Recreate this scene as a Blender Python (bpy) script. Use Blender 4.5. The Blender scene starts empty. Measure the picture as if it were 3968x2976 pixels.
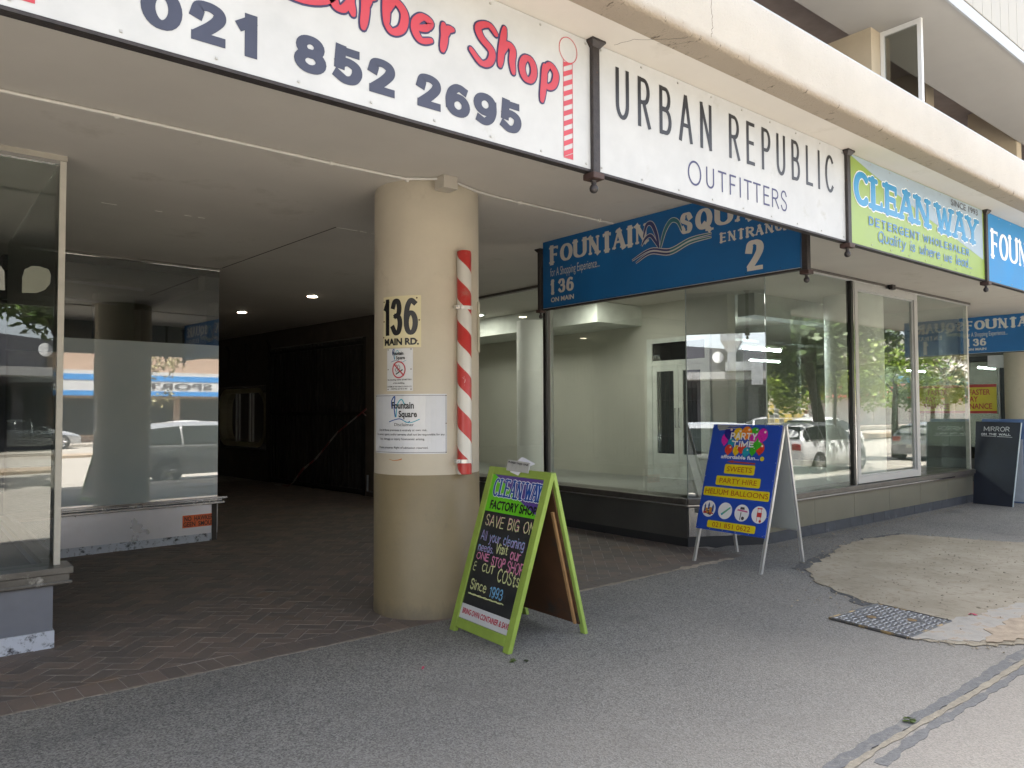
import bpy, math, random
from mathutils import Vector as V3, Matrix
random.seed(7)
S = bpy.context.scene
COL = S.collection
R = math.radians
# ------------------------------------------------------------------ camera, world, sun, exposure
yaw, pitch, roll, FPX = R(50.843), R(1.981), R(-.254), 2918.28
fw = V3((math.cos(yaw)*math.cos(pitch), math.sin(yaw)*math.cos(pitch), math.sin(pitch)))
rt0 = V3((math.sin(yaw), -math.cos(yaw), 0)); up0 = rt0.cross(fw)
rt = rt0*math.cos(roll)+up0*math.sin(roll); up = up0*math.cos(roll)-rt0*math.sin(roll)
cd = bpy.data.cameras.new('camera'); cam = bpy.data.objects.new('camera', cd); COL.objects.link(cam)
cd.sensor_fit = 'HORIZONTAL'; cd.sensor_width = 36; cd.lens = FPX/3968*36
cd.clip_start = .05; cd.clip_end = 2000
m = Matrix.Identity(4)
for i in range(3):
    m[i][0] = rt[i]; m[i][1] = up[i]; m[i][2] = -fw[i]
m[2][3] = 1.6
cam.matrix_world = m; S.camera = cam
SUN_EL, SUN_AZ = 72, 12        # azimuth from +Y towards +X : the sun stands behind the building
W = bpy.data.worlds.new('World'); S.world = W; W.use_nodes = True
nt = W.node_tree; sky = nt.nodes.new('ShaderNodeTexSky'); sky.sky_type = 'NISHITA'; sky.sun_disc = False
sky.ozone_density = .4; sky.dust_density = 3.0; sky.air_density = .8; sky.sun_elevation = R(SUN_EL); sky.sun_rotation = R(SUN_AZ)
hs = nt.nodes.new('ShaderNodeHueSaturation'); hs.inputs['Saturation'].default_value = .42; nt.links.new(sky.outputs[0], hs.inputs['Color']); nt.links.new(hs.outputs[0], nt.nodes['Background'].inputs[0]); nt.nodes['Background'].inputs[1].default_value = .15
sd = bpy.data.lights.new('sun', 'SUN'); sd.energy = 5.0; sd.angle = R(.5); sd.color = (1, .95, .87)
sun = bpy.data.objects.new('sun', sd); COL.objects.link(sun)
sv = V3((math.sin(R(SUN_AZ))*math.cos(R(SUN_EL)), math.cos(R(SUN_AZ))*math.cos(R(SUN_EL)), math.sin(R(SUN_EL))))
sun.rotation_euler = sv.to_track_quat('Z', 'Y').to_euler(); sun.location = (0, 0, 40)
S.view_settings.view_transform = 'Standard'; S.view_settings.look = 'None'
S.view_settings.exposure = 2.47; S.view_settings.gamma = 1
S.cycles.max_bounces = 8; S.cycles.transparent_max_bounces = 16; S.cycles.caustics_reflective = False

# ------------------------------------------------------------------ materials
def nodes(name):
    mt = bpy.data.materials.new(name); mt.use_nodes = True
    t = mt.node_tree; return mt, t, t.nodes['Principled BSDF']
def link(t, a, b): t.links.new(a, b)
def math_(t, op, a, b=None, c=None):
    n = t.nodes.new('ShaderNodeMath'); n.operation = op
    for i, x in enumerate((a, b, c)):
        if x is None: continue
        if isinstance(x, (int, float)): n.inputs[i].default_value = x
        else: link(t, x, n.inputs[i])
    return n.outputs[0]
def mixc(t, f, a, b, mode='MIX'):
    n = t.nodes.new('ShaderNodeMix'); n.data_type = 'RGBA'; n.blend_type = mode
    for i, x in ((0, f), (6, a), (7, b)):
        if isinstance(x, (int, float)): n.inputs[i].default_value = x
        elif isinstance(x, tuple): n.inputs[i].default_value = (*x[:3], 1)
        else: link(t, x, n.inputs[i])
    return n.outputs[2]
def noise(t, scale, detail=3, rough=.55, vec=None):
    n = t.nodes.new('ShaderNodeTexNoise'); n.inputs['Scale'].default_value = scale
    n.inputs['Detail'].default_value = detail; n.inputs['Roughness'].default_value = rough
    link(t, vec or coord(t), n.inputs['Vector']); return n.outputs['Fac']
def coord(t, scale=None):
    n = t.nodes.new('ShaderNodeTexCoord').outputs['Object']
    if scale is None: return n
    mp = t.nodes.new('ShaderNodeMapping'); mp.inputs['Scale'].default_value = scale; link(t, n, mp.inputs[0]); return mp.outputs[0]
def rng(t, x, a, b, c=0, d=1):
    n = t.nodes.new('ShaderNodeMapRange')
    link(t, x, n.inputs[0])
    for i, v in enumerate((a, b, c, d)): n.inputs[i+1].default_value = v
    return n.outputs[0]
def bump(t, b, h, s, dist=.01):
    n = t.nodes.new('ShaderNodeBump'); n.inputs['Strength'].default_value = s; n.inputs['Distance'].default_value = dist
    link(t, h, n.inputs['Height']); link(t, n.outputs[0], b.inputs['Normal'])
def M(name, col, rough=.55, metal=0, var=.12, vs=4, bs=0, bsc=80, dirt=None, ds=3, dl=.6, stretch=None, spk=None):
    """plain painted / solid surface: soft tone variation, optional dirt patches, optional fine bump"""
    mt, t, b = nodes(name)
    v = coord(t, stretch) if stretch else None
    f = noise(t, vs, 4, .6, v); lo = tuple(c*(1-var) for c in col); hi = tuple(min(1, c*(1+var)) for c in col)
    c = mixc(t, rng(t, f, .3, .7), lo, hi)
    if dirt: c = mixc(t, rng(t, noise(t, ds, 6, .7, v), dl, dl+.12), c, dirt)
    if spk: c = mixc(t, rng(t, noise(t, 17, 7, .8, coord(t, (1, 1, .5))), .70, .74, 0, .8), c, spk)
    link(t, c, b.inputs['Base Color']); b.inputs['Roughness'].default_value = rough; b.inputs['Metallic'].default_value = metal
    link(t, rng(t, f, 0, 1, max(0, rough-.1), min(1, rough+.1)), b.inputs['Roughness'])
    if bs: bump(t, b, noise(t, bsc, 4), bs)
    return mt
def emis(name, col, s):
    mt, t, b = nodes(name); b.inputs['Emission Color'].default_value = (*col, 1); b.inputs['Emission Strength'].default_value = s
    b.inputs['Base Color'].default_value = (*col, 1); return mt
def glassmat(name, tint=(.93, .96, .94), refl=1.0, base=.05):
    mt, t, b = nodes(name); t.nodes.remove(b); out = t.nodes['Material Output']
    lw = t.nodes.new('ShaderNodeLayerWeight'); lw.inputs[0].default_value = .5
    f = math_(t, 'MULTIPLY_ADD', math_(t, 'POWER', lw.outputs['Facing'], 4.6), .9*refl, base*refl)
    tr = t.nodes.new('ShaderNodeBsdfTransparent'); tr.inputs[0].default_value = (*tint, 1)
    gl = t.nodes.new('ShaderNodeBsdfGlossy'); gl.inputs['Roughness'].default_value = 0
    mx = t.nodes.new('ShaderNodeMixShader'); link(t, f, mx.inputs[0]); link(t, tr.outputs[0], mx.inputs[1]); link(t, gl.outputs[0], mx.inputs[2])
    link(t, mx.outputs[0], out.inputs[0]); return mt

def glassfilm(name):
    mt = glassmat(name, (.5, .56, .56), 2.2, .26); t = mt.node_tree; out = t.nodes['Material Output']; src = out.inputs[0].links[0].from_socket
    d = t.nodes.new('ShaderNodeBsdfDiffuse'); link(t, mixc(t, rng(t, noise(t, 3, 4), .3, .7), (.68, .78, .82), (.76, .84, .86)), d.inputs[0]); mx = t.nodes.new('ShaderNodeMixShader'); mx.inputs[0].default_value = .50
    link(t, src, mx.inputs[1]); link(t, d.outputs[0], mx.inputs[2]); link(t, mx.outputs[0], out.inputs[0]); return mt
WHITE = M('white_vinyl', (.455, .465, .47), .5, var=.07, vs=5, dirt=(.36, .36, .33), ds=2.6, dl=.60)
WPLAIN = M('white_print', (.54, .55, .56), .45, var=.03)
INKNAVY = M('navy_ink', (.035, .04, .07), .4, var=.15); INKBLACK = M('black_ink', (.012, .012, .015), .35)
INKRED = M('red_ink', (.44, .04, .06), .4, var=.1); INKGREY = M('grey_ink', (.06, .06, .07), .5)
BLUESIGN = M('blue_vinyl', (.003, .10, .29), .5, var=.08, vs=3); BLUESIGN2 = M('bright_blue_vinyl', (.005, .20, .47), .5, var=.08, vs=3)
SILVERINK = M('silver_ink', (.52, .50, .47), .45, var=.06); WHITEINK = M('white_ink', (.8, .8, .8), .45, var=.03)
IRON = M('dark_iron', (.035, .03, .03), .5, .3, var=.3, vs=30, dirt=(.09, .04, .025), ds=25, dl=.62, bs=.2, bsc=120)
CEIL = M('ceiling_paint', (.61, .575, .525), .75, var=.05, vs=1.2, dirt=(.52, .485, .43), ds=1.2, dl=.58, bs=.1, bsc=22, spk=(.3, .27, .22))
COLP = M('column_paint', (.51, .455, .36), .55, var=.06, vs=2.5, dirt=(.43, .375, .29), ds=2.2, dl=.60, bs=.1, bsc=40, spk=(.2, .15, .1))
COLB = M('column_base_paint', (.235, .187, .108), .5, var=.08, vs=3, dirt=(.19, .155, .10), ds=2.6, dl=.60, bs=.1, bsc=40, spk=(.09, .07, .05))
ALU = M('brushed_aluminium', (.62, .62, .62), .32, .85, var=.1, vs=20)
CHROME = M('polished_trim', (.72, .72, .72), .15, 1, var=.05)
BRONZE = M('dark_bronze_trim', (.14, .13, .12), .35, .6, var=.2, vs=12, dirt=(.3, .28, .25), ds=14, dl=.66)
CREAM = M('cream_frame_paint', (.46, .44, .385), .45, var=.08, vs=10, dirt=(.3, .24, .17), ds=26, dl=.7)
WHITEAL = M('white_aluminium', (.43, .43, .42), .35, .1, var=.05)
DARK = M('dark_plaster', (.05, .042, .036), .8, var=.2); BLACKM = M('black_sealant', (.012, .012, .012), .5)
GLASS = glassmat('shop_glass', (.935, .965, .945), 1.1, .08); GLASSD = glassmat('dusty_glass', (.80, .84, .83), 1.9, .15)
GLASSC = glassmat('corner_glass', (.92, .95, .94), 1.6, .16)

# ------------------------------------------------------------------ mesh helpers
class MB:
    def __init__(s): s.v = []; s.f = []
    def add(s, vs, fs):
        n = len(s.v); s.v += [tuple(p) for p in vs]; s.f += [tuple(i+n for i in f) for f in fs]
    def box(s, x0, x1, y0, y1, z0, z1):
        s.add([(x, y, z) for z in (z0, z1) for y in (y0, y1) for x in (x0, x1)],
              [(0, 2, 3, 1), (4, 5, 7, 6), (0, 1, 5, 4), (2, 6, 7, 3), (0, 4, 6, 2), (1, 3, 7, 5)]); return s
    def fbox(s, fr, u0, u1, v0, v1, n0, n1):
        s.add([fr.p(u, v, n) for n in (n0, n1) for v in (v0, v1) for u in (u0, u1)],
              [(0, 2, 3, 1), (4, 5, 7, 6), (0, 1, 5, 4), (2, 6, 7, 3), (0, 4, 6, 2), (1, 3, 7, 5)]); return s
    def hexa(s, b, t):      # bottom quad, top quad
        s.add(list(b)+list(t), [(3, 2, 1, 0), (4, 5, 6, 7)]+[(i, (i+1) % 4, 4+(i+1) % 4, 4+i) for i in range(4)]); return s
    def poly(s, fr, pts, n0, n1=None):
        k = len(pts)
        if n1 is None: s.add([fr.p(u, v, n0) for u, v in pts], [tuple(range(k))]); return s
        s.add([fr.p(u, v, n0) for u, v in pts]+[fr.p(u, v, n1) for u, v in pts],
              [tuple(range(k))[::-1], tuple(range(k, 2*k))]+[(i, (i+1) % k, k+(i+1) % k, k+i) for i in range(k)]); return s
    def tube(s, pts, r, seg=8, close=True):
        pts = [V3(p) for p in pts]; rs = r if isinstance(r, (list, tuple)) else [r]*len(pts); rings = []
        for i, p in enumerate(pts):
            d = (pts[min(i+1, len(pts)-1)]-pts[max(i-1, 0)]).normalized()
            a = d.orthogonal().normalized() if not rings else (pa-d*pa.dot(d)).normalized()
            pa = a; b = d.cross(a)
            rings.append([p+(a*math.cos(2*math.pi*k/seg)+b*math.sin(2*math.pi*k/seg))*rs[i] for k in range(seg)])
        vs = [q for g in rings for q in g]; fs = []
        for i in range(len(pts)-1):
            for k in range(seg): fs.append((i*seg+k, i*seg+(k+1) % seg, (i+1)*seg+(k+1) % seg, (i+1)*seg+k))
        if close: fs += [tuple(range(seg))[::-1], tuple(range((len(pts)-1)*seg, len(pts)*seg))]
        s.add(vs, fs); return s
    def lathe(s, cx, cy, prof, seg=24):
        vs = [(cx+r*math.cos(2*math.pi*k/seg), cy+r*math.sin(2*math.pi*k/seg), z) for r, z in prof for k in range(seg)]
        fs = [(i*seg+k, i*seg+(k+1) % seg, (i+1)*seg+(k+1) % seg, (i+1)*seg+k) for i in range(len(prof)-1) for k in range(seg)]
        fs += [tuple(range(seg))[::-1], tuple(range((len(prof)-1)*seg, len(prof)*seg))]
        s.add(vs, fs); return s
    def build(s, name, mat, parent=None, smooth=False, bevel=0):
        me = bpy.data.meshes.new(name); me.from_pydata(s.v, [], s.f); me.update()
        o = bpy.data.objects.new(name, me); COL.objects.link(o)
        for x in (mat if isinstance(mat, (list, tuple)) else [mat]): me.materials.append(x)
        if smooth:
            for p in me.polygons: p.use_smooth = True
            if smooth != 'all': me.set_sharp_from_angle(angle=R(40))
        if bevel:
            b = o.modifiers.new('bevel', 'BEVEL'); b.width = bevel; b.segments = 2; b.limit_method = 'ANGLE'
        if parent is not None:
            o.parent = parent
            if parent.type == 'EMPTY': o.matrix_parent_inverse = Matrix.Translation(-parent.location)
        return o
class Fr:
    def __init__(s, O, U, V=(0, 0, 1)): s.O = V3(O); s.U = V3(U).normalized(); s.V = V3(V).normalized(); s.N = s.U.cross(s.V)
    def p(s, u, v, n=0): return s.O+s.U*u+s.V*v+s.N*n
class Cyl:
    def __init__(s, c, r): s.c = c; s.r = r
    def p(s, u, v, n=0):    # u = arc length from the angle -180 deg
        a = -math.pi+u/s.r; return V3((s.c[0]+(s.r+n)*math.cos(a), s.c[1]+(s.r+n)*math.sin(a), v))
    def u(s, deg): return R(deg+180)*s.r
def tag(o, label=None, cat=None, group=None, kind=None):
    for k, v in (('label', label), ('category', cat), ('group', group), ('kind', kind)):
        if v: o[k] = v
    return o
def thing(name, loc, label, cat, group=None):
    o = bpy.data.objects.new(name, None); o.empty_display_size = .2; COL.objects.link(o); o.location = loc
    return tag(o, label, cat, group)
def dup(root, loc=None, label=None, rot=None):
    r = root.copy(); COL.objects.link(r)
    if loc is not None: r.location = loc
    if rot is not None: r.rotation_euler = rot
    if label: r['label'] = label
    def rec(a, b):
        for ch in list(a.children):
            c = ch.copy(); COL.objects.link(c); c.parent = b; c.matrix_parent_inverse = ch.matrix_parent_inverse.copy(); rec(ch, c)
    rec(root, r); return r

# ------------------------------------------------------------------ lettering: block font
_cache = {}
def tb(mb, text, fr, u0, u1, v0, v1, n, bold=0., res=3, shear=0.):
    key = (text, bold, res)
    if key not in _cache:
        c = bpy.data.curves.new('t', 'FONT'); c.body = text; c.resolution_u = res; c.offset = bold
        o = bpy.data.objects.new('t', c); COL.objects.link(o)
        me = bpy.data.meshes.new_from_object(o.evaluated_get(bpy.context.evaluated_depsgraph_get()))
        _cache[key] = ([tuple(v.co) for v in me.vertices], [tuple(p.vertices) for p in me.polygons])
        bpy.data.objects.remove(o); bpy.data.meshes.remove(me); bpy.data.curves.remove(c)
    vs, fs = _cache[key]
    x0 = min(v[0] for v in vs); x1 = max(v[0] for v in vs); sx = (u1-u0)/(x1-x0); sy = (v1-v0)/(.691+2*bold)
    out = []
    for v in vs:
        vv = v0+(v[1]+bold)*sy; out.append(fr.p(u0+(v[0]-x0)*sx+shear*(vv-v0), vv, n))
    mb.add(out, fs)
def tc(mb, text, fr, uc, v0, h, n, bold=0., res=2, wid=None, asp=1.):     # centred, natural width
    w = wid or len(text)*h*.72*asp
    tb(mb, text, fr, uc-w/2, uc+w/2, v0, v0+h, n, bold, res)

# ------------------------------------------------------------------ lettering: stroke font
O_ = "@2.5,3.3,2.5,3.3,0,360"
G = {'A': (7.2, "t0,0 3.4,10;3.8,10 7.2,0;t1.3,3.4 5.9,3.4"), 'B': (5.8, "0,0 0,10;0,10 2.8,10 @2.8,7.7,2.4,2.3,90,-90 0,5.4;0,5.2 3,5.2 @3,2.6,2.8,2.6,90,-90 0,0"),
 'C': (6.3, "@3.6,5,3.6,5,48,312"), 'D': (6.4, "0,0 0,10;0,10 2.4,10 @2.4,5,4,5,90,-90 0,0"), 'E': (5.4, "0,0 0,10;t0,10 5.4,10;t0,5.2 4.6,5.2;t0,0 5.4,0"),
 'F': (5.2, "0,0 0,10;t0,10 5.2,10;t0,5.2 4.3,5.2"), 'G': (6.8, "@3.6,5,3.6,5,48,330;6.6,4.4 6.6,.6;t4,4.4 6.8,4.4"), 'H': (6.2, "0,0 0,10;6.2,0 6.2,10;t0,5.1 6.2,5.1"),
 'I': (.6, "0.3,0 .3,10"), 'K': (6, "0,0 0,10;t0,4 5.6,10;2,6 6,0"), 'L': (5.2, "0,0 0,10;t0,0 5.2,0"), 'M': (7.8, "t0,0 0,10;0,10 3.9,2;t3.9,2 7.8,10;7.8,10 7.8,0"),
 'N': (6.4, "t0,0 0,10;0,10 6.4,0;t6.4,0 6.4,10"), 'O': (7.2, "@3.6,5,3.6,5,0,360"), 'P': (5.6, "0,0 0,10;0,10 2.8,10 @2.8,7.4,2.8,2.6,90,-90 0,4.8"),
 'Q': (7.2, "@3.6,5,3.6,5,0,360;4,2 7,-1.4"), 'R': (6, "0,0 0,10;0,10 2.8,10 @2.8,7.5,2.7,2.5,90,-90 0,5;2.6,5 6,0"),
 'S': (5.6, "~5.3,8 4,9.9 1.6,9.9 .3,8 .9,6.2 4.6,4.2 5.4,2.2 4.2,.2 1.5,.1 0,2"), 'T': (6.4, "3.2,0 3.2,10;t0,10 6.4,10"), 'U': (6.2, "0,10 0,3 @3.1,3,3.1,3,180,360 6.2,10"),
 'V': (6.6, "0,10 3.3,0;t3.3,0 6.6,10"), 'W': (10, "0,10 2.6,0;t2.6,0 5,9;5,9 7.4,0;t7.4,0 10,10"), 'Y': (6.8, "0,10 3.4,4.6;t6.8,10 3.4,4.6;3.4,4.6 3.4,0"),
 'a': (5, O_+";5,6.6 5,0"), 'b': (5.2, "0,0 0,10;"+O_), 'c': (4.7, "@2.6,3.3,2.6,3.3,48,312"), 'd': (5, O_+";5,0 5,10"), 'e': (5, "0.2,3.6 5,3.6;@2.5,3.3,2.5,3.3,5,318"),
 'f': (3.4, "~1.2,0 1.2,7.6 2,9.7 3.6,9.9;0,6.4 3,6.4"), 'g': (5, O_+";~5,6.6 5,-1.4 3.4,-3.2 .6,-2.8"), 'h': (4.6, "0,0 0,10;~0,4.4 1.2,6.2 3.6,6.4 4.6,4.6 4.6,0"),
 'i': (.6, "0.3,0 .3,6.6;.3,8.8 .3,9.5"), 'l': (.6, "0.3,0 .3,10"), 'n': (4.6, "0,0 0,6.6;~0,4.4 1.2,6.2 3.6,6.4 4.6,4.6 4.6,0"), 'o': (5, O_),
 'p': (5.2, "0,-3.4 0,6.6;"+O_), 'q': (5, O_+";5,6.6 5,-3.4"), 'r': (3.4, "0,0 0,6.6;~0,4 1.2,6 3.4,6.5"), 's': (4.2, "~4,5.4 2.8,6.6 .8,6.3 .6,4.4 3.6,2.8 3.9,.9 2.2,0 0,.9"),
 't': (3.6, "~1.6,9 1.6,1.6 2.3,.2 3.8,.5;0,6.5 3.4,6.5"), 'u': (4.6, "~0,6.6 0,2 1,.2 3.2,.3 4.6,2.2;4.6,6.6 4.6,0"), 'v': (4.8, "0,6.6 2.4,0;2.4,0 4.8,6.6"),
 'w': (7, "~0,6.6 .6,1 2.4,0 3.5,1.6 3.5,5.6;~3.5,1.6 4.6,0 6.4,1 7,6.6"), 'y': (4.8, "0,6.6 2.5,.2;~5,6.6 2.6,-.4 1.4,-3 -.3,-3.2"),
 '0': (6, "@3,5,3,5,0,360"), '1': (3, "2.2,0 2.2,10;2,9.6 0,7.9"), '2': (6, "~.3,7.4 1,9.5 3.2,10 5.3,9 5.6,6.8 3.8,4 1.0,1.0;t.1,0 6,0"), '3': (5.8, "~.3,8.4 1.6,9.9 4,9.9 5.2,8 4.6,6 2.4,5.3;~2.4,5.3 5,4.8 5.8,2.8 4.6,.4 2.2,0 .1,1.6"),
 '6': (5.8, "~5,9.3 3,10 1,8.3 .1,5.4 .1,3.2;@2.9,3.1,2.8,3.1,0,360"), '9': (5.8, "@2.9,6.9,2.8,3.1,0,360;~5.7,7 5.7,4.6 4.8,1.7 2.8,0 .8,.7"),
 '8': (5.8, "@2.9,7.6,2.4,2.4,0,360;@2.9,2.7,2.9,2.7,0,360"), '5': (5.6, "t5.2,10 .8,10;.8,10 .5,5.4;~.5,5.4 2.6,6.4 5,5.4 5.6,3.1 4.4,.6 2.2,0 0,1.3"),
 '.': (.8, ".4,0 .4,.3"), '!': (.8, ".4,3 .4,10;.4,0 .4,.5"), '&': (6, "~5,8.6 3.4,10 1,9.2 1,6.8 3.4,5.4;~3.4,5.4 .4,4.4 .2,1.4 2.4,0 5.6,1.2"), ' ': (3.6, "")}
def spath(tok):
    thin = tok[0] == 't'; tok = tok.lstrip('t'); sm = tok[0] == '~'; tok = tok.lstrip('~'); pts = []; closed = False; curv = sm
    for a in tok.split():
        if a[0] == '@':
            cx, cy, rx, ry, a0, a1 = map(float, a[1:].split(',')); k = max(6, int(abs(a1-a0)/15)); curv = True
            closed = abs(a1-a0) == 360
            pts += [(cx+rx*math.cos(R(a0+(a1-a0)*i/k)), cy+ry*math.sin(R(a0+(a1-a0)*i/k))) for i in range(k+1)]
        else: pts.append(tuple(map(float, a.split(','))))
    if sm:
        P = [pts[0]]+pts+[pts[-1]]; out = []
        for i in range(1, len(P)-2):
            for j in range(6):
                t = j/6; out.append(tuple(.5*((2*P[i][k])+(-P[i-1][k]+P[i+1][k])*t+(2*P[i-1][k]-5*P[i][k]+4*P[i+1][k]-P[i+2][k])*t*t+(-P[i-1][k]+3*P[i][k]-3*P[i+1][k]+P[i+2][k])*t**3) for k in (0, 1)))
        pts = out+[pts[-1]]
    return pts, thin, curv, closed
def ribbon(mb, fr, pts, wf, n, closed=False, rnd=False, ext=True):
    k = len(pts); L = []; Rr = []
    for i, p in enumerate(pts):
        if closed: a = pts[i-1] if i else pts[-2]; b = pts[i+1] if i < k-1 else pts[1]
        else: a = pts[max(i-1, 0)]; b = pts[min(i+1, k-1)]
        dx, dy = b[0]-a[0], b[1]-a[1]; d = math.hypot(dx, dy) or 1; dx /= d; dy /= d; w = wf(dx, dy, i/(k-1))/2
        q = p
        if ext and not closed and not rnd:
            if i == 0: q = (p[0]-dx*w, p[1]-dy*w)
            if i == k-1: q = (p[0]+dx*w, p[1]+dy*w)
        L.append((q[0]-dy*w, q[1]+dx*w)); Rr.append((q[0]+dy*w, q[1]-dx*w))
    mb.add([fr.p(*q, n) for q in L]+[fr.p(*q, n) for q in Rr], [(i, k+i, k+i+1, i+1) for i in range(k-1)])
    if rnd and not closed:
        for (l, r, sg) in ((L[0], Rr[0], 1), (L[-1], Rr[-1], -1)):
            c = ((l[0]+r[0])/2, (l[1]+r[1])/2); a0 = math.atan2(l[1]-c[1], l[0]-c[0]); rr = math.hypot(l[0]-c[0], l[1]-c[1])
            arc = [(c[0]+rr*math.cos(a0+sg*math.pi*j/6), c[1]+rr*math.sin(a0+sg*math.pi*j/6)) for j in range(7)]
            mb.poly(fr, arc if sg > 0 else arc[::-1], n)
def ts(mb, text, fr, u0, u1, v0, v1, n, w, thin=None, serif=0, rnd=False, jit=0, sp=2.2, grow=0, shear=0, rise=0, dn=.00012, arch=None):
    thin = thin or w; adv = 0
    for i, ch in enumerate(text): adv += G[ch][0]+(sp if i < len(text)-1 else 0)
    ww = w; sx = (u1-u0-ww)/adv; sy = (v1-v0-thin)/10; x = 0; k = 0
    for ch in text:
        a, st = G[ch]
        r_ = random.uniform(-1, 1)*jit*2
        for s in (st.split(';') if st else []):
            pts, th, curv, closed = spath(s); ph = random.uniform(0, 6)
            q = []
            for i, (px, py) in enumerate(pts):
                uu = u0+ww/2+(x+px)*sx; vv = v0+thin/2+py*sy
                fx = (uu-u0)/(u1-u0)
                if arch: vv = vv+arch(fx)*(vv-v0)
                q.append((uu+shear*(vv-v0)+jit*math.sin(ph+i*1.7), vv+rise*fx+r_+jit*math.cos(ph*2+i*1.3)))
            wa, wb = (thin*1.15, thin) if th else (w, thin)
            def wf(dx, dy, t, wa=wa, wb=wb): return wb+(wa-wb)*abs(dy)**1.3+grow
            ribbon(mb, fr, q, wf, n+dn*(k % 9), closed, rnd); k += 1
            if serif and not closed:
                P0, P1 = pts[0], pts[-1]
                for P, Q, uv in ((P0, pts[1], q[0]), (P1, pts[-2], q[-1])):
                    vert = abs(P[1]-Q[1])*sy > abs(P[0]-Q[0])*sx*.9
                    if vert and (P[1] <= .05 or P[1] >= 9.95) and ch not in 'SC23':
                        hw = (thin if th else w)/2+serif
                        ribbon(mb, fr, [(uv[0]-hw, uv[1]), (uv[0]+hw, uv[1])], lambda *z: thin*.85+grow, n+dn*(k % 9), rnd=rnd, ext=grow > 0); k += 1
                    if not curv and abs(P[1]-Q[1]) < .1 and ((ch in 'EFL' and P is P1) or ch == 'T'):
                        hh = serif*1.6; sgn = -1 if P[1] > 5.1 else (1 if P[1] < 1 else 0)
                        lo, hi = (uv[1]-hh, uv[1]) if sgn < 0 else ((uv[1], uv[1]+hh) if sgn > 0 else (uv[1]-hh*.6, uv[1]+hh*.6))
                        ribbon(mb, fr, [(uv[0], lo), (uv[0], hi)], lambda *z: thin*.85+grow, n+dn*(k % 9), rnd=rnd, ext=grow > 0); k += 1
        x += a+sp
def disc(mb, fr, u, v, ru, rv, n, seg=20): mb.poly(fr, [(u+ru*math.cos(2*math.pi*i/seg), v+rv*math.sin(2*math.pi*i/seg)) for i in range(seg)], n)
def ring(mb, fr, u, v, r, w, n, seg=28, ry=None):
    ry = ry or r
    ribbon(mb, fr, [(u+r*math.cos(2*math.pi*i/seg), v+ry*math.sin(2*math.pi*i/seg)) for i in range(seg+1)], lambda *z: w, n, True)
def rrect(u0, u1, v0, v1, r):
    out = []
    for cx, cy, a in ((u1-r, v1-r, 0), (u0+r, v1-r, 90), (u0+r, v0+r, 180), (u1-r, v0+r, 270)):
        out += [(cx+r*math.cos(R(a+k*18)), cy+r*math.sin(R(a+k*18))) for k in range(6)]
    return out
def curve(pts, k=6): return spath('~'+' '.join('%g,%g' % p for p in pts))[0]

# ================================================================== GROUND
def asphalt(name, a, b, speck=.5, tint=None):
    mt, t, bs = nodes(name); co = coord(t)
    vo = t.nodes.new('ShaderNodeTexVoronoi'); vo.inputs['Scale'].default_value = 130; link(t, co, vo.inputs['Vector'])
    w = t.nodes.new('ShaderNodeSeparateColor'); link(t, vo.outputs['Color'], w.inputs[0])
    chips = mixc(t, rng(t, w.outputs[0], .0, 1), (.42, .42, .42), (1.6, 1.58, 1.52))
    big = rng(t, noise(t, .55, 5, .6), .35, .65)
    base = mixc(t, big, a, b)
    c = mixc(t, speck, base, mixc(t, 1., base, chips, 'MULTIPLY'))
    worn = rng(t, noise(t, 2.4, 6, .75), .62, .75, 0, .35); c = mixc(t, worn, c, tint or (.34, .31, .26))
    dk = rng(t, noise(t, 1.3, 5, .7), .57, .70, 0, .45); c = mixc(t, dk, c, tuple(x*.55 for x in a))
    sy = t.nodes.new('ShaderNodeSeparateXYZ'); link(t, co, sy.inputs[0])
    du = math_(t, 'MULTIPLY', rng(t, math_(t, 'ADD', sy.outputs[1], math_(t, 'MULTIPLY', noise(t, .9, 5, .65), 2.2)), 3.2, 5.2, .55, 0), rng(t, noise(t, 60, 3), .25, .6, .55, 1)); c = mixc(t, du, c, (.36, .325, .275))  # sandy dust, plus brighter open light towards the kerb put into the colour
    gm = t.nodes.new('ShaderNodeTexVoronoi'); gm.inputs['Scale'].default_value = 1.7; link(t, co, gm.inputs['Vector'])
    c = mixc(t, rng(t, gm.outputs['Distance'], .02, .035, .5, 0), c, (.10, .098, .095)); c = mixc(t, rng(t, noise(t, 9, 6, .8), .66, .74, 0, .4), c, (.36, .34, .30))
    link(t, c, bs.inputs['Base Color']); bs.inputs['Roughness'].default_value = .85
    bump(t, bs, vo.outputs['Distance'], .5, .006); return mt
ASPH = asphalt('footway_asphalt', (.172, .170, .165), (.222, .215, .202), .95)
PINK = asphalt('worn_paving', (.205, .196, .182), (.245, .225, .205), .6, (.30, .265, .225))
ROADM = asphalt('road_asphalt', (.19, .185, .175), (.23, .225, .21), .4)
def grid(x0, x1, y0, y1, z):
    return MB().box(x0, x1, y0, y1, z-.2, z)
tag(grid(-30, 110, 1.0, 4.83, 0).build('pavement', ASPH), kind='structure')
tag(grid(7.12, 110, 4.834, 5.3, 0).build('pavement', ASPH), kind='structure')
mb = MB(); rx = [(-60, -.12), (9.7, -.12), (19, -.36), (160, -.36)]
mb.add([(x, y, z) for x, z in rx for y in (-22.3, .996)], [(2*i, 2*i+2, 2*i+3, 2*i+1) for i in range(3)]); tag(mb.build('road', ROADM), kind='structure')
tag(MB().box(-400, 500, -420, 260, -1.2, -.6).build('ground', M('far_ground', (.2, .19, .16), .9)), kind='structure')
k = MB()
for i in range(-20, 80): k.box(i*1.0+.004, i*1.0+.996, .98, 1.13, -.5, .012)
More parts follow.
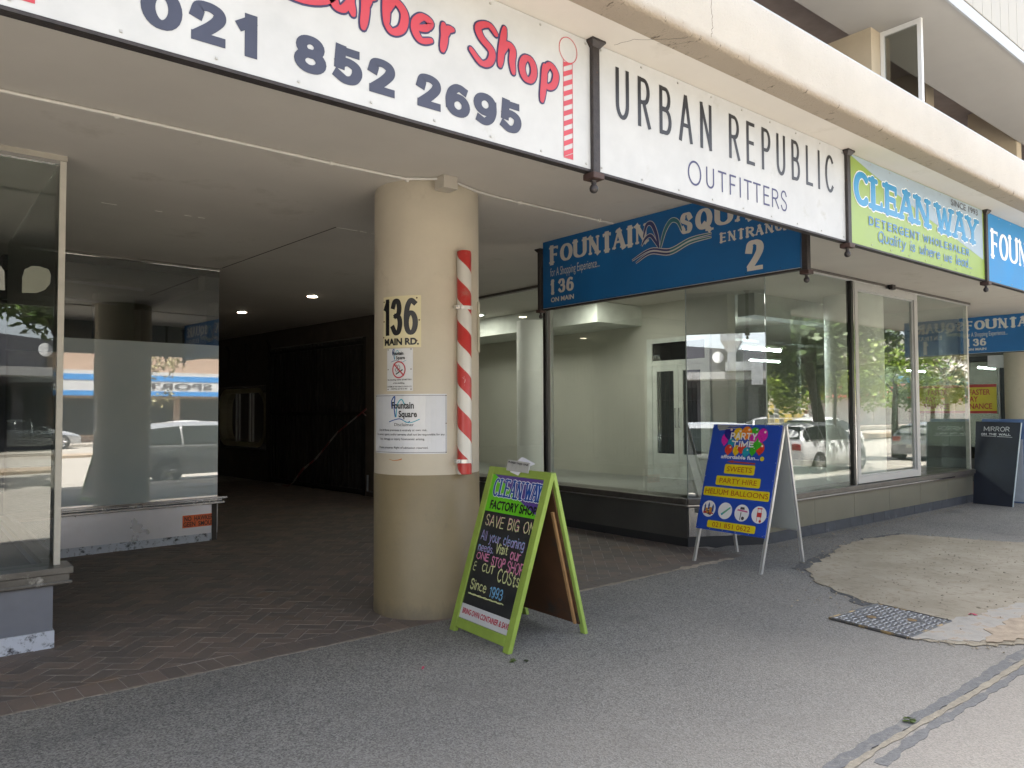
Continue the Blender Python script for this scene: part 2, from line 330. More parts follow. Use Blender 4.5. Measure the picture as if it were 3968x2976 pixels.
tag(k.build('kerb', M('kerb_concrete', (.36, .34, .31), .8, var=.2), bevel=.012), kind='structure')
tag(MB().box(-60, 160, -25, -22.3, -.3, 0).build('far_pavement', PINK), kind='structure')
tag(MB().box(-60, 160, -14.2, -12.6, -.3, -.03).build('median_strip', M('median_earth', (.28, .22, .16), .9, var=.3, bs=.4)), kind='structure')
# strip by the kerb : paler worn paving, dark repair band and sandy joint, all real sheets a few mm thick
def blob(pts, z, name, mat, jag=.03, sub=9):
    out = []
    for i, p in enumerate(pts):
        q = pts[(i+1) % len(pts)]; L = math.hypot(q[0]-p[0], q[1]-p[1]); nn = max(1, int(L/.022))
        for j in range(nn):
            t = j/nn; s = jag*(math.sin((p[0]+(q[0]-p[0])*t)*17+(p[1]+(q[1]-p[1])*t)*13)+.7*math.sin((p[0]+(q[0]-p[0])*t)*41-(p[1]+(q[1]-p[1])*t)*31+2)+.35*random.uniform(-1, 1))*.55
            nx, ny = -(q[1]-p[1])/L, (q[0]-p[0])/L
            out.append((p[0]+(q[0]-p[0])*t+nx*s, p[1]+(q[1]-p[1])*t+ny*s))
    return MB().poly(Fr((0, 0, 0), (1, 0, 0), (0, 1, 0)), out, z-.003, z).build(name, mat)
tag(blob([(2.4, 1.14), (9.5, 1.14), (9.5, 1.72), (5.6, 1.72), (2.4, 1.70)], .004, 'worn_paving_strip', PINK, .006), kind='structure')
DKT = M('tar_patch', (.10, .10, .10), .85, var=.35, vs=40, bs=.6, bsc=150, dirt=(.16, .15, .14), ds=20)
DKB = M('repair_band', (.165, .163, .16), .85, var=.25, vs=60, bs=.4, bsc=150, dirt=(.25, .235, .21), ds=9, dl=.54)
SANDY = M('sand_joint', (.30, .265, .205), .9, var=.2, vs=30, bs=.4, bsc=120)
tag(blob([(2.4, 1.70), (3.6, 1.715), (4.7, 1.705), (8.6, 1.72), (8.6, 1.775), (5.5, 1.785), (4.6, 1.765), (3.6, 1.785), (2.4, 1.76)], .0075, 'repair_band', DKB, .010), kind='structure')
tag(blob([(2.4, 1.655), (3.6, 1.69), (4.7, 1.665), (8.6, 1.68), (8.6, 1.715), (4.7, 1.703), (3.6, 1.718), (2.4, 1.70)], .0095, 'sand_joint', SANDY, .007), kind='structure')
tag(blob([(3.45, 1.60), (4.0, 1.625), (4.8, 1.615), (8.6, 1.64), (8.6, 1.68), (4.8, 1.662), (4.0, 1.672), (3.45, 1.65)], .0070, 'repair_band', DKB, .012), kind='structure')
# bare sandy patch round the manhole
mt, t, b = nodes('bare_sand'); n1 = noise(t, 1.6, 6, .65); n2 = noise(t, 19, 7, .75, coord(t, (1, .5, 1)))
c = mixc(t, rng(t, n1, .35, .62), (.30, .26, .19), (.39, .34, .26)); c = mixc(t, rng(t, n2, .54, .60, 0, .65), c, (.235, .19, .135))
c = mixc(t, rng(t, noise(t, 3.4, 5, .7), .60, .7, 0, .6), c, (.24, .18, .11))
link(t, c, b.inputs['Base Color']); b.inputs['Roughness'].default_value = .95; bump(t, b, n2, .5, .012); SAND = mt
sand = [(7.08, 4.03), (7.9, 4.22), (8.5, 4.42), (9.2, 4.47), (9.9, 4.32), (10.1, 3.72), (10.4, 3.0), (10.4, 2.05), (7.6, 1.90), (6.6, 1.80), (5.9, 1.80), (5.63, 2.02), (5.46, 2.33), (6.1, 2.34), (6.2, 2.9), (6.3, 3.2), (6.62, 3.70)]
tag(blob([(6.98, 4.14), (7.4, 4.24), (7.9, 4.32), (8.0, 4.22), (7.6, 4.08), (7.1, 3.98), (6.95, 4.02)], .0045, 'tar_patch', DKT, .02), kind='structure')
tag(blob([(6.76, 3.82), (6.9, 3.86), (6.8, 3.6), (6.62, 3.4), (6.5, 3.2), (6.42, 3.0), (6.2, 2.92), (6.08, 2.98), (6.1, 3.08), (6.26, 3.16), (6.34, 3.34), (6.5, 3.5)], .0045, 'tar_patch', DKT, .03), kind='structure')
tag(blob([(9.2, 4.52), (9.95, 4.40), (9.9, 4.28), (9.1, 4.42)], .0045, 'tar_patch', DKT, .02), kind='structure')
tag(blob(sand, .008, 'sand_patch', SAND, .03), kind='structure')
tag(blob([(5.47, 2.36), (5.70, 2.08), (6.0, 1.88), (6.9, 1.86), (7.6, 2.0), (7.0, 2.22), (6.5, 2.28), (6.1, 2.37)], .012, 'cement_patch', M('pale_cement', (.40, .37, .325), .9, var=.15, vs=9, dirt=(.38, .30, .22), ds=9, dl=.52, bs=.3), .03), kind='structure')
tag(blob([(5.75, 1.98), (6.1, 1.80), (7.3, 1.84), (7.5, 2.02), (6.6, 2.06), (6.1, 2.08)], .016, 'orange_sand', M('orange_sand', (.40, .32, .235), .95, var=.2, vs=14, bs=.4), .035), kind='structure')
# small litter : petals, leaves, weed tufts
def litter(x, y, z, mat, label, cat, name, n=5, s=.012, gr=None):
    mb = MB()
    for i in range(n):
        a = random.uniform(0, 6.28); px = x+random.uniform(-s, s)*1.3; py = y+random.uniform(-s, s)*1.3
        f = Fr((px, py, z+.004+i*.002), (math.cos(a), math.sin(a), random.uniform(-.2, .5)), (-math.sin(a), math.cos(a), random.uniform(0, .5)))
        mb.poly(f, [(-s, 0), (-s*.4, s*.55), (s*.6, s*.4), (s*1.1, 0), (s*.5, -s*.45), (-s*.5, -s*.5)], 0, .0012)
    tag(mb.build(name, mat), label, cat)
PETAL = M('pink_petal', (.5, .06, .12), .6); LEAFG = M('litter_leaf', (.09, .13, .03), .7)
litter(2.557, 4.032, 0, PETAL, 'red petal lying on the asphalt in front of the round column', 'petal', 'petal', 3)
litter(6.441, 2.296, .008, PETAL, 'red petal lying on the sandy patch beyond the manhole cover', 'petal', 'petal', 5, .02)
litter(3.054, 3.76, 0, LEAFG, 'crumpled green leaf on the asphalt near the foot of the green board', 'leaf', 'leaf', 6, .016)
litter(4.012, 1.734, .011, LEAFG, 'small green weed tuft growing in the sandy joint', 'weed', 'weed', 9, .018)
litter(3.12, 3.70, 0, M('dark_leaf', (.05, .06, .03), .7), 'dark curled leaf lying beside the green leaf on the asphalt', 'leaf', 'leaf', 3, .014)
tag(blob([(6.1, 4.80), (6.5, 4.79), (6.95, 4.80), (6.9, 4.86), (6.4, 4.88), (6.0, 4.85)], .004, 'joint_dust', M('joint_dust', (.36, .31, .25), .95, var=.3, vs=20), .03), kind='structure')
tag(blob([(-1.5, 4.815), (1.2, 4.818), (2.9, 4.815), (2.9, 4.84), (1.2, 4.838), (-1.5, 4.84)], .003, 'joint_dust', M('joint_dust2', (.25, .215, .18), .95, var=.3, vs=20), .01), kind='structure')
tag(blob([(4.0, 4.815), (5.2, 4.81), (6.3, 4.82), (6.3, 4.842), (5.2, 4.85), (4.0, 4.838)], .003, 'joint_dust', M('joint_dust3', (.29, .25, .20), .95, var=.3, vs=20), .014), kind='structure')
mb = MB(); ribbon(mb, Fr((0, 0, .004), (1, 0, 0), (0, 1, 0)), crack([(.98, 6.95), (1.02, 6.5), (1.04, 6.2), (.98, 5.75)], 0), lambda *z: .007, 0) if False else None
# loose grit over the sandy patch, its rim and along the plinth
mb = MB(); rg = random.Random(3)
def pebble(x, y, z, s_):
    a = rg.uniform(0, 6.28); c_, d_ = math.cos(a)*s_, math.sin(a)*s_
    mb.add([(x+c_, y+d_, z), (x-d_, y+c_*.8, z), (x-c_, y-d_, z), (x+d_*.9, y-c_, z), (x+c_*.2, y+d_*.3, z+s_*.7)], [(0, 1, 4), (1, 2, 4), (2, 3, 4), (3, 0, 4), (3, 2, 1, 0)])
for i in range(1500):
    if i < 700: x, y, z = rg.uniform(5.6, 10.2), rg.gauss(3.0, .75), .009
    elif i < 1150:
        k_ = rg.randrange(len(sand)); p_, q_ = sand[k_], sand[(k_+1) % len(sand)]; t_ = rg.random(); x, y, z = p_[0]*(1-t_)+q_[0]*t_+rg.gauss(0, .06), p_[1]*(1-t_)+q_[1]*t_+rg.gauss(0, .06), .007
    else: x, y, z = rg.uniform(7.9, 13.6), 4.95-abs(rg.gauss(0, .08)), .001
    if not (1.5 < y < 4.97): continue
    pebble(x, y, z, abs(rg.gauss(.005, .0035))+.002)
tag(mb.build('loose_grit', M('grit', (.27, .23, .17), .95, var=.5, vs=30)), kind='stuff', label='loose sandy grit scattered over the bare patch and along the shop plinth', cat='grit')
# manhole cover
MH = [V3((5.515, 2.963, 0)), V3((6.198, 2.911, 0)), V3((6.117, 2.339, 0)), V3((5.452, 2.361, 0))]
mo = thing('manhole_cover', (5.82, 2.64, 0), 'rectangular grey steel manhole cover with raised tread pattern and sandy rim', 'manhole cover')
def quadl(a, b): return MH[0]*(1-a)*(1-b)+MH[1]*a*(1-b)+MH[2]*a*b+MH[3]*(1-a)*b
mb = MB(); mb.hexa([q+V3((0, 0, -.02)) for q in MH[::-1]], [quadl(*q)+V3((0, 0, .014)) for q in ((0, 1), (1, 1), (1, 0), (0, 0))]); mb.build('plate', M('cover_steel', (.15, .15, .16), .5, .4, var=.3, vs=14, dirt=(.3, .24, .15), ds=8, dl=.6), mo)
mb = MB()
for i in range(14):
    for j in range(12):
        if (i-5)**2+(j-3)**2 < 2 or (i-9)**2+(j-8)**2 < 2: continue
        a, b_ = (i+.7)/14.4, (j+.7)/12.4; c = quadl(a, b_)+V3((0, 0, .0145)); ang = 0 if (i+j) % 2 else 1
        u_ = (MH[1]-MH[0]).normalized(); v_ = (MH[3]-MH[0]).normalized(); f = Fr(c, u_, u_.cross(V3((0, 0, -1))))
        w_, h_ = (.020, .008) if ang else (.008, .019)
        mb.hexa([f.O+f.U*x+v_*y for x, y in ((-w_, -h_), (w_, -h_), (w_, h_), (-w_, h_))][::-1], [f.O+f.U*x*.7+v_*y*.7+V3((0, 0, .004)) for x, y in ((-w_, -h_), (w_, -h_), (w_, h_), (-w_, h_))][::-1])
mb.build('tread_pattern', M('tread_steel', (.44, .44, .45), .4, .5, var=.2), mo)
mb = MB()
for p, q in ((0, 1), (1, 2), (2, 3), (3, 0)):
    mb.tube([MH[p]+V3((0, 0, .010)), MH[q]+V3((0, 0, .010))], .011, 6)
mb.build('rim', M('rim_steel', (.10, .10, .10), .5, .5, dirt=(.35, .25, .12), ds=9, dl=.5), mo)
mb = MB()
for a, b_ in ((.40, .30), (.66, .68)): c = quadl(a, b_); mb.lathe(c.x, c.y, [(.036, .0142), (.032, .019), (.012, .0195)], 14)
mb.build('lifting_hole', M('hole_dirt', (.22, .15, .08), .95), mo)

# brick paving of the passage : real bricks in herringbone, soldier row at the edge
mt, t, b = nodes('paving_brick'); at = t.nodes.new('ShaderNodeAttribute'); at.attribute_name = 'tone'
c = mixc(t, at.outputs['Fac'], (.135, .114, .102), (.210, .160, .132)); c = mixc(t, rng(t, noise(t, 2.2, 5, .7), .45, .7, 0, .7), c, (.115, .108, .10))
c = mixc(t, rng(t, noise(t, 40, 4, .7), .62, .72, 0, .6), c, (.30, .27, .24)); c = mixc(t, rng(t, noise(t, 1.1, 4, .7), .60, .68, 0, .5), c, (.24, .15, .09))
link(t, c, b.inputs['Base Color']); b.inputs['Roughness'].default_value = .72; bump(t, b, noise(t, 55, 4), .35, .004)
BRK = mt
mb = MB(); tones = []
def clip(pts, ax, lim, sgn):
    out = []
    for i, p in enumerate(pts):
        q = pts[(i+1) % len(pts)]; a, b_ = (p[ax]-lim)*sgn, (q[ax]-lim)*sgn
        if a >= 0: out.append(p)
        if a*b_ < 0: t_ = a/(a-b_); out.append((p[0]+(q[0]-p[0])*t_, p[1]+(q[1]-p[1])*t_))
    return out
def brick(pts):
    z = random.uniform(-.0012, .0012)
    tx, ty = random.uniform(-.012, .012), random.uniform(-.012, .012); cx_ = sum(p[0] for p in pts)/len(pts); cy_ = sum(p[1] for p in pts)/len(pts); n_ = len(pts)
    mb.add([(x, y, -.02) for x, y in pts]+[(x, y, z-.0025) for x, y in pts]+[(cx_+(x-cx_)*.955, cy_+(y-cy_)*.955, z+(x-cx_)*tx+(y-cy_)*ty) for x, y in pts],
           [(i, (i+1) % n_, n_+(i+1) % n_, n_+i) for i in range(n_)]+[(n_+i, n_+(i+1) % n_, 2*n_+(i+1) % n_, 2*n_+i) for i in range(n_)]+[tuple(range(2*n_, 3*n_))])
    tones.extend([random.random()**1.3]*(2*n_+1))
bw = .112
for i in range(int(11.5/bw)): x = -4.2+i*bw; brick([(x+.002, 4.836), (x+bw-.002, 4.836), (x+bw-.012-.002, 5.058), (x-.012+.002, 5.058)])
C4 = math.cos(R(48)); S4 = math.sin(R(48)); g_ = .003
for q in range(-60, 130):
    for p in range(-120, 120):
        ox, oy = p+2*q, p-2*q
        for (dx, dy, lx, ly) in ((0, 0, 2, 1), (0, 1, 1, 2)):
            mx_, my_ = (ox+dx+lx/2)*bw, (oy+dy+ly/2)*bw; X = mx_*C4-my_*S4; Y = mx_*S4+my_*C4+5
            if not (-4.4 < X < 7.5 and 4.9 < Y < 17.5) or (Y > 9.7 and X < 2.6) or (X > 7.2 and Y > 5.3): continue
            pts = [(x*C4-y*S4, x*S4+y*C4+5) for x, y in (((ox+dx)*bw+g_, (oy+dy)*bw+g_), ((ox+dx+lx)*bw-g_, (oy+dy)*bw+g_), ((ox+dx+lx)*bw-g_, (oy+dy+ly)*bw-g_), ((ox+dx)*bw+g_, (oy+dy+ly)*bw-g_))]
            pts = clip(clip(pts, 1, 5.062, 1), 0, 7.34, -1)
            if len(pts) > 2: brick(pts)
o = mb.build('brick_paving', BRK); tag(o, kind='structure')
a_ = o.data.attributes.new('tone', 'FLOAT', 'FACE'); a_.data.foreach_set('value', tones)
tag(MB().box(-30, 7.35, 4.834, 30, -.25, -.0028).build('paving_bed', M('paving_mortar', (.32, .295, .265), .95, var=.3, vs=8)), kind='structure')

# ================================================================== BUILDING
bld = thing('arcade_building', (8, 10, 0), 'cream plastered shopping arcade building with a rounded balcony slab over the shopfronts', 'building')
MB().box(-16, 60, 2.36, 30, 3.4, 3.56).build('canopy_ceiling', CEIL, bld)
# rounded balcony upstand
mt, t, b = nodes('balcony_plaster'); co = t.nodes.new('ShaderNodeSeparateXYZ'); link(t, coord(t), co.inputs[0])
n1 = noise(t, 9, 6, .7, coord(t, (1, 1, 2.2))); n2 = noise(t, 60, 3)
zz = math_(t, 'ADD', co.outputs[2], math_(t, 'MULTIPLY', n1, .05))
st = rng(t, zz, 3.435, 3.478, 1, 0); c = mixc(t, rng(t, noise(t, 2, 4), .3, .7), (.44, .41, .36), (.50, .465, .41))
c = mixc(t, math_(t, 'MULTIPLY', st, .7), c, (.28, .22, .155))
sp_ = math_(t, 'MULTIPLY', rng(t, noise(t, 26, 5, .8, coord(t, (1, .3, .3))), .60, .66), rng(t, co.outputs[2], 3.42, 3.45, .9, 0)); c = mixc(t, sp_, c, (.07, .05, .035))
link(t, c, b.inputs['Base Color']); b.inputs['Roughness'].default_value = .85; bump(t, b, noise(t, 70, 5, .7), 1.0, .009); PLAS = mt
prof = [(2.36, 3.4), (2.238, 3.4), (2.226, 3.401), (2.218, 3.404), (2.212, 3.410), (2.2095, 3.42), (2.209, 3.435), (2.209, 3.56), (2.209, 3.736), (2.216, 3.746), (2.28, 3.746), (2.36, 3.56)]
mb = MB(); k = len(prof); xs = [-16+i*2 for i in range(39)]
mb.add([(x, y, z) for x in xs for y, z in prof], [(i*k+j, i*k+(j+1) % k, (i+1)*k+(j+1) % k, (i+1)*k+j) for i in range(len(xs)-1) for j in range(k)]+[tuple(range(k)), tuple(range((len(xs)-1)*k, len(xs)*k))[::-1]])
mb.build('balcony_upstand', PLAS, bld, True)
MB().box(-16, 60, 2.232, 2.42, 3.7465, 3.77).build('grey_coping', M('coping_paint', (.42, .44, .46), .5, var=.05), bld)
mb = MB()
def crack(pts, w, y=None):
    q = []
    for i in range(len(pts)-1):
        for j in range(7):
            t_ = j/7; q.append((pts[i][0]*(1-t_)+pts[i+1][0]*t_+random.uniform(-.005, .005), pts[i][1]*(1-t_)+pts[i+1][1]*t_+random.uniform(-.005, .005)))
    return q
ribbon(mb, Fr((0, 2.2085, 0), (1, 0, 0)), crack([(3.085, 3.74), (3.08, 3.6), (3.09, 3.5), (3.075, 3.43)], .0), lambda *z: .0028, 0)
ribbon(mb, Fr((0, 0, 3.3993), (1, 0, 0), (0, -1, 0)), crack([(2.93, -2.24), (2.86, -2.32), (2.74, -2.42), (2.70, -2.53)], 0), lambda *z: .003, 0)
ribbon(mb, Fr((0, 0, 3.3993), (1, 0, 0), (0, -1, 0)), crack([(2.98, -2.25), (2.94, -2.33), (2.85, -2.38)], 0), lambda *z: .0018, 0)
mb.build('plaster_crack', M('crack_dark', (.06, .05, .04), .9), bld)
MB().box(-16, 60, 2.40, 6.6, 3.56, 3.6).build('balcony_floor', CEIL, bld)
SOF = M('upper_soffit_paint', (.36, .35, .33), .8, var=.04, vs=1.5)
MB().box(-16, 60, 3.36, 4.44, 6.2, 6.4).build('upper_soffit', SOF, bld)
MB().box(-16, 60, 3.335, 3.36, 6.18, 6.33).build('soffit_flashing', M('flashing', (.36, .38, .40), .4, var=.04), bld)
MB().box(-16, 60, 3.365, 3.40, 6.33, 6.36).build('shadow_gap', M('gap_grey', (.25, .25, .25), .7), bld)
BRD = M('boarding_paint', (.36, .345, .305), .6, var=.04, vs=3)
mb = MB()
for i in range(250): mb.box(-16+i*.3+.004, -16+i*.3+.296, 3.34, 3.38, 6.36, 8.6)
mb.build('boarded_cladding', BRD, bld)
MB().box(-16, 60, 3.38, 4.4, 6.4, 8.6).build('upper_wall', M('upper_wall', (.4, .38, .34), .8), bld)
MB().box(-16, 60, 4.44, 6.9, 6.9, 7.1).build('balcony_recess_ceiling', M('recess_ceiling', (.30, .25, .22), .8), bld)
MB().box(-16, 60, 6.6, 6.9, 3.56, 6.9).build('balcony_back_wall', M('recess_wall', (.12, .075, .055), .8, var=.2), bld)
MB().box(-16, 60, 4.4, 30, 8.4, 8.6).build('roof', M('roofing', (.3, .3, .3), .8), bld)
MB().box(-16.2, -16, 2.36, 30, 0, 8.6).build('end_wall', M('endw', (.4, .36, .3), .8), bld)
MB().box(60, 60.2, 2.36, 30, 0, 8.6).build('end_wall', M('endw2', (.4, .36, .3), .8), bld)
MB().box(-16, 60, 30, 30.3, 0, 8.6).build('rear_wall', DARK, bld)
COLU = M('balcony_column_paint', (.55, .47, .35), .7, var=.05)
for x, y in ((9.01, 4.18), (14.9, 4.46), (3.1, 4.46), (20.8, 4.2), (12.35, 4.9)):
    MB().box(x, x+(.24 if x != 12.35 else .3), y, y+.75, 3.6, 6.2 if y < 4.4 else 6.9).build('balcony_column', COLU, bld)
scr = thing('balcony_screen', (9.26, 3.96, 3.6), 'white framed glass screen standing on the upper balcony beside the cream column', 'screen')
WF = M('white_frame', (.74, .75, .76), .4, var=.03)
mb = MB(); mb.box(9.235, 9.285, 3.70, 3.745, 3.6, 6.198); mb.box(9.235, 9.285, 4.13, 4.175, 3.6, 6.198); mb.box(9.236, 9.284, 3.745, 4.13, 6.14, 6.197); mb.box(9.236, 9.284, 3.745, 4.13, 3.62, 3.7)
mb.build('frame', WF, scr)
MB().box(9.256, 9.264, 3.745, 4.13, 3.7, 6.14).build('pane', glassmat('screen_glass', (.55, .56, .52), 1.3, .12), scr)

# passage ceiling joints
mb = MB()
mb.tube([(3.12, 9.6, 3.4), (3.29, 6.76, 3.4)], .006, 4); mb.build('ceiling_joint', M('dark_joint', (.08, .07, .06), .8), bld)
mb = MB()
for x0 in [3.30+i*.13 for i in range(14)]:
    if random.random() < .85: mb.box(x0, x0+random.uniform(.07, .13), 6.765+(x0-3.3)*.037, 6.772+(x0-3.3)*.037, 3.397, 3.4005)
for x0 in (1.32, 1.38, 1.75, 2.0, 2.12): mb.box(x0, x0+.06, 7.2, 7.205, 3.397, 3.4005)
mb.build('ceiling_joint', M('pale_joint', (.75, .73, .68), .7), bld)

# round column
nt_ = COLB.node_tree; b_ = nt_.nodes['Principled BSDF']; src_ = b_.inputs['Base Color'].links[0].from_socket; sz_ = nt_.nodes.new('ShaderNodeSeparateXYZ'); link(nt_, coord(nt_), sz_.inputs[0])
gr_ = rng(nt_, math_(nt_, 'ADD', sz_.outputs[2], math_(nt_, 'MULTIPLY', noise(nt_, 14, 6, .75, coord(nt_, (1, 1, .4))), -.22)), -.10, .01, .65, 0); link(nt_, mixc(nt_, gr_, src_, (.12, .10, .075)), b_.inputs['Base Color'])
colm = thing('round_column', (3.393, 5.283, 0), 'thick round column painted beige above and darker khaki below, carrying the 136 sign', 'column')
mb = MB(); mb.lathe(3.393, 5.283, [(.43, 1.10), (.43, 3.37), (.425, 3.4)], 72); mb.build('upper_shaft', COLP, colm, True)
mb = MB(); mb.lathe(3.393, 5.283, [(.436, -.02), (.436, .03), (.4325, .06), (.4325, 1.098), (.4305, 1.1005)], 72); mb.build('painted_base', COLB, colm, True)
def plain_column(x, y, label, r=.43, z0=0.):
    c = thing('round_column', (x, y, z0), label, 'column')
    MB().lathe(x, y, [(r, z0+1.1), (r, 3.4)], 48).build('upper_shaft', COLP, c, True)
    MB().lathe(x, y, [(r+.003, z0), (r+.003, z0+1.1)], 48).build('painted_base', COLB, c, True)
    return c
plain_column(18.0, 5.28, 'round column in shadow at the right edge behind the second entrance sign')
cwall = thing('interior_column', (11.9, 5.9, .45), 'large round white column standing inside the shop close to the front glass', 'column')
IW = M('interior_white', (.82, .82, .78), .6, var=.04)
MB().lathe(11.9, 5.9, [(.44, .45), (.44, 3.4)], 48).build('shaft', IW, cwall, True)
ic = thing('interior_column', (8.9, 10.3, .45), 'slimmer round column deep inside the empty shop left of the inner doors', 'column')
MB().lathe(8.9, 10.3, [(.31, .45), (.31, 3.2)], 40).build('shaft', IW, ic, True)

# passage right wall (dark), ribbed gate, porthole window
pwA = V3((7.1, 9.7, 0)); pwd = V3((6.3-7.1, 19.3-9.7, 0)).normalized()
PW = Fr(pwA, -pwd)          # u runs towards the street; facing the passage
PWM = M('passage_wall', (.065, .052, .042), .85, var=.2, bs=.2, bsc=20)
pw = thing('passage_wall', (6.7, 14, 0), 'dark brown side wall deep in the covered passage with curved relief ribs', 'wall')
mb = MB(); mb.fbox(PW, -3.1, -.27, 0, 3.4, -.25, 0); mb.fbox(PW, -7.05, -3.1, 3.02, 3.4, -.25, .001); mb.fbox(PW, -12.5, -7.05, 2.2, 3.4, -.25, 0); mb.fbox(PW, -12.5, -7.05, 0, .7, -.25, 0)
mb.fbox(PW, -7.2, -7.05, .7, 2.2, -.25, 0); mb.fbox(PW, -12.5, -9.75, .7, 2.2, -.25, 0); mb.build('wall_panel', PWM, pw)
for u0, u1 in ((-7.02, -7.14), (-8.19, -8.23), (-9.2, -9.36)):
    MB().tube([PW.p(*q) for q in [(a, b, .0) for a, b in curve([(u1, 3.2), (u0, 3.05), (u0-.03, 2.85), (u0+.03, 2.7), (u0-.04, 2.55)])]], .05, 8).build('relief_rib', M('relief', (.02, .017, .015), .8), pw)
pwin = thing('porthole_window', (6.38, 18.1, .75), 'rounded rectangular window with pale sliding frame in the dark passage wall', 'window')
mb = MB(); ro = rrect(-9.72, -7.15, .76, 2.14, .42); ri = rrect(-9.62, -7.25, .86, 2.04, .38); n_ = len(ro)
mb.add([PW.p(*q, .03) for q in ro]+[PW.p(*q, .03) for q in ri]+[PW.p(*q, -.2) for q in ri], [(i, (i+1) % n_, n_+(i+1) % n_, n_+i) for i in range(n_)]+[(n_+i, n_+(i+1) % n_, 2*n_+(i+1) % n_, 2*n_+i) for i in range(n_)])
mb.build('frame', M('porthole_surround', (.34, .31, .20), .6, var=.15), pwin)
mb = MB()
for u in (-8.95, -8.2): mb.fbox(PW, u-.02, u+.02, .87, 2.03, -.10, -.06)
mb.build('mullion', M('mullion_metal', (.3, .3, .28), .4, .5), pwin)
mb = MB(); mb.poly(PW, rrect(-9.62, -7.25, .86, 2.04, .38), -.13, -.12); mb.build('pane', glassmat('porthole_glass', (.5, .5, .4), 2.5, .3), pwin)
gate = thing('ribbed_gate', (6.7, 14.5, 0), 'dark vertically ribbed metal gate closing an opening in the passage wall', 'gate')
GM = M('gate_metal', (.045, .042, .038), .5, .4, var=.3, vs=2)
MB().fbox(PW, -7.0, -3.12, 0, 3.0, -.1, -.06).build('panel', GM, gate)
mb = MB()
for i in range(26): mb.fbox(PW, -6.95+i*.15, -6.88+i*.15, .03, 2.98, -.06, -.02)
mb.build('rib', GM, gate)
mb = MB()
for z in (.08, 1.55, 2.9): mb.fbox(PW, -7.0, -3.12, z-.03, z+.03, -.02, .012)
for u in (-7.0, -5.1, -3.18): mb.fbox(PW, u, u+.06, 0, 3.0, -.02, .012)
mb.build('frame', M('gate_frame', (.03, .028, .026), .5, .5), gate)
mb = MB(); mb.tube([PW.p(-2.95, .4, .05), PW.p(-2.95, .1, .05), PW.p(-2.8, .1, .05)], .02, 6); mb.build('bolt', M('bolt_steel', (.2, .2, .2), .4, .8), gate)
# barrier tape, sagging from the wall to the floor
mt, t, b = nodes('barrier_tape'); g_ = t.nodes.new('ShaderNodeTexWave'); g_.inputs['Scale'].default_value = 4.5; link(t, coord(t), g_.inputs['Vector'])
link(t, mixc(t, math_(t, 'GREATER_THAN', g_.outputs['Fac'], .5), (.30, .28, .27), (.20, .04, .04)), b.inputs['Base Color'])
mb = MB(); P = [PW.p(-3.05, 1.57, .1), PW.p(-3.9, 1.18, .12), PW.p(-4.7, .62, .15), PW.p(-5.15, .38, .2), PW.p(-5.5, .1, .22), PW.p(-5.7, .02, .24), PW.p(-6.3, .012, .22)]
mb.tube(P, [.014, .014, .018, .024, .012, .010, .008], 5); mb.tube([P[0], P[0]+V3((0, -.15, .06))], .018, 4); mb.tube([P[0], P[0]+V3((-.03, -.2, -.06))], .014, 4)
tag(mb.build('barrier_tape', mt), 'twisted red and white barrier tape hanging from the passage wall down to the floor', 'tape')
# passage far end and left flank
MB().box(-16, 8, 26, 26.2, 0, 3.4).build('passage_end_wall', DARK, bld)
# downlights
dl = thing('ceiling_downlight', (4.983, 11.055, 3.39), 'lit round recessed downlight in the passage ceiling, the nearer one by the column', 'ceiling light', 'downlights in the passage ceiling')
MB().lathe(4.983, 11.055, [(.105, 3.3995), (.10, 3.39), (.08, 3.388)], 24).build('trim_ring', M('lamp_ring', (.5, .48, .45), .4, .5), dl, True)
MB().lathe(4.983, 11.055, [(.075, 3.3878), (.07, 3.380), (.03, 3.3765)], 20).build('lamp', emis('lamp_warm', (1, .82, .6), 7), dl, True)
dup(dl, (4.785, 13.612, 3.39), 'lit round recessed downlight in the passage ceiling, the farther and smaller-looking one')

# conduit along the ceiling with junction box
cn = thing('ceiling_conduit', (1, 4.97, 3.38), 'thin white electrical conduit clipped along the canopy ceiling past the column top', 'conduit')
CNM = M('conduit_paint', (.62, .60, .56), .5, var=.06, vs=12, dirt=(.3, .25, .2), ds=18, dl=.68)
MB().tube([(-6, 5.02, 3.386), (.5, 4.985, 3.386), (1.0, 4.975, 3.386), (2.4, 4.99, 3.386), (3.0, 4.97, 3.386), (3.19, 4.82, 3.385)], .011, 8).build('pipe', CNM, cn, True)
MB().tube([(3.31, 4.79, 3.385), (3.62, 4.90, 3.386), (3.9, 4.935, 3.386), (4.6, 4.945, 3.386), (5.29, 4.95, 3.386)], .009, 8).build('pipe', CNM, cn, True)
for x in (.99, 2.39, 3.02, 3.62, 4.12, 5.1): MB().tube([(x-.012, 4.985 if x < 3.2 else 4.94, 3.385), (x+.012, 4.985 if x < 3.2 else 4.94, 3.385)], .0175, 8).build('clip', CNM, cn)
MB().box(3.185, 3.315, 4.72, 4.85, 3.30, 3.399).build('junction_box', M('box_paint', (.48, .44, .38), .5, var=.1), cn, bevel=.004)

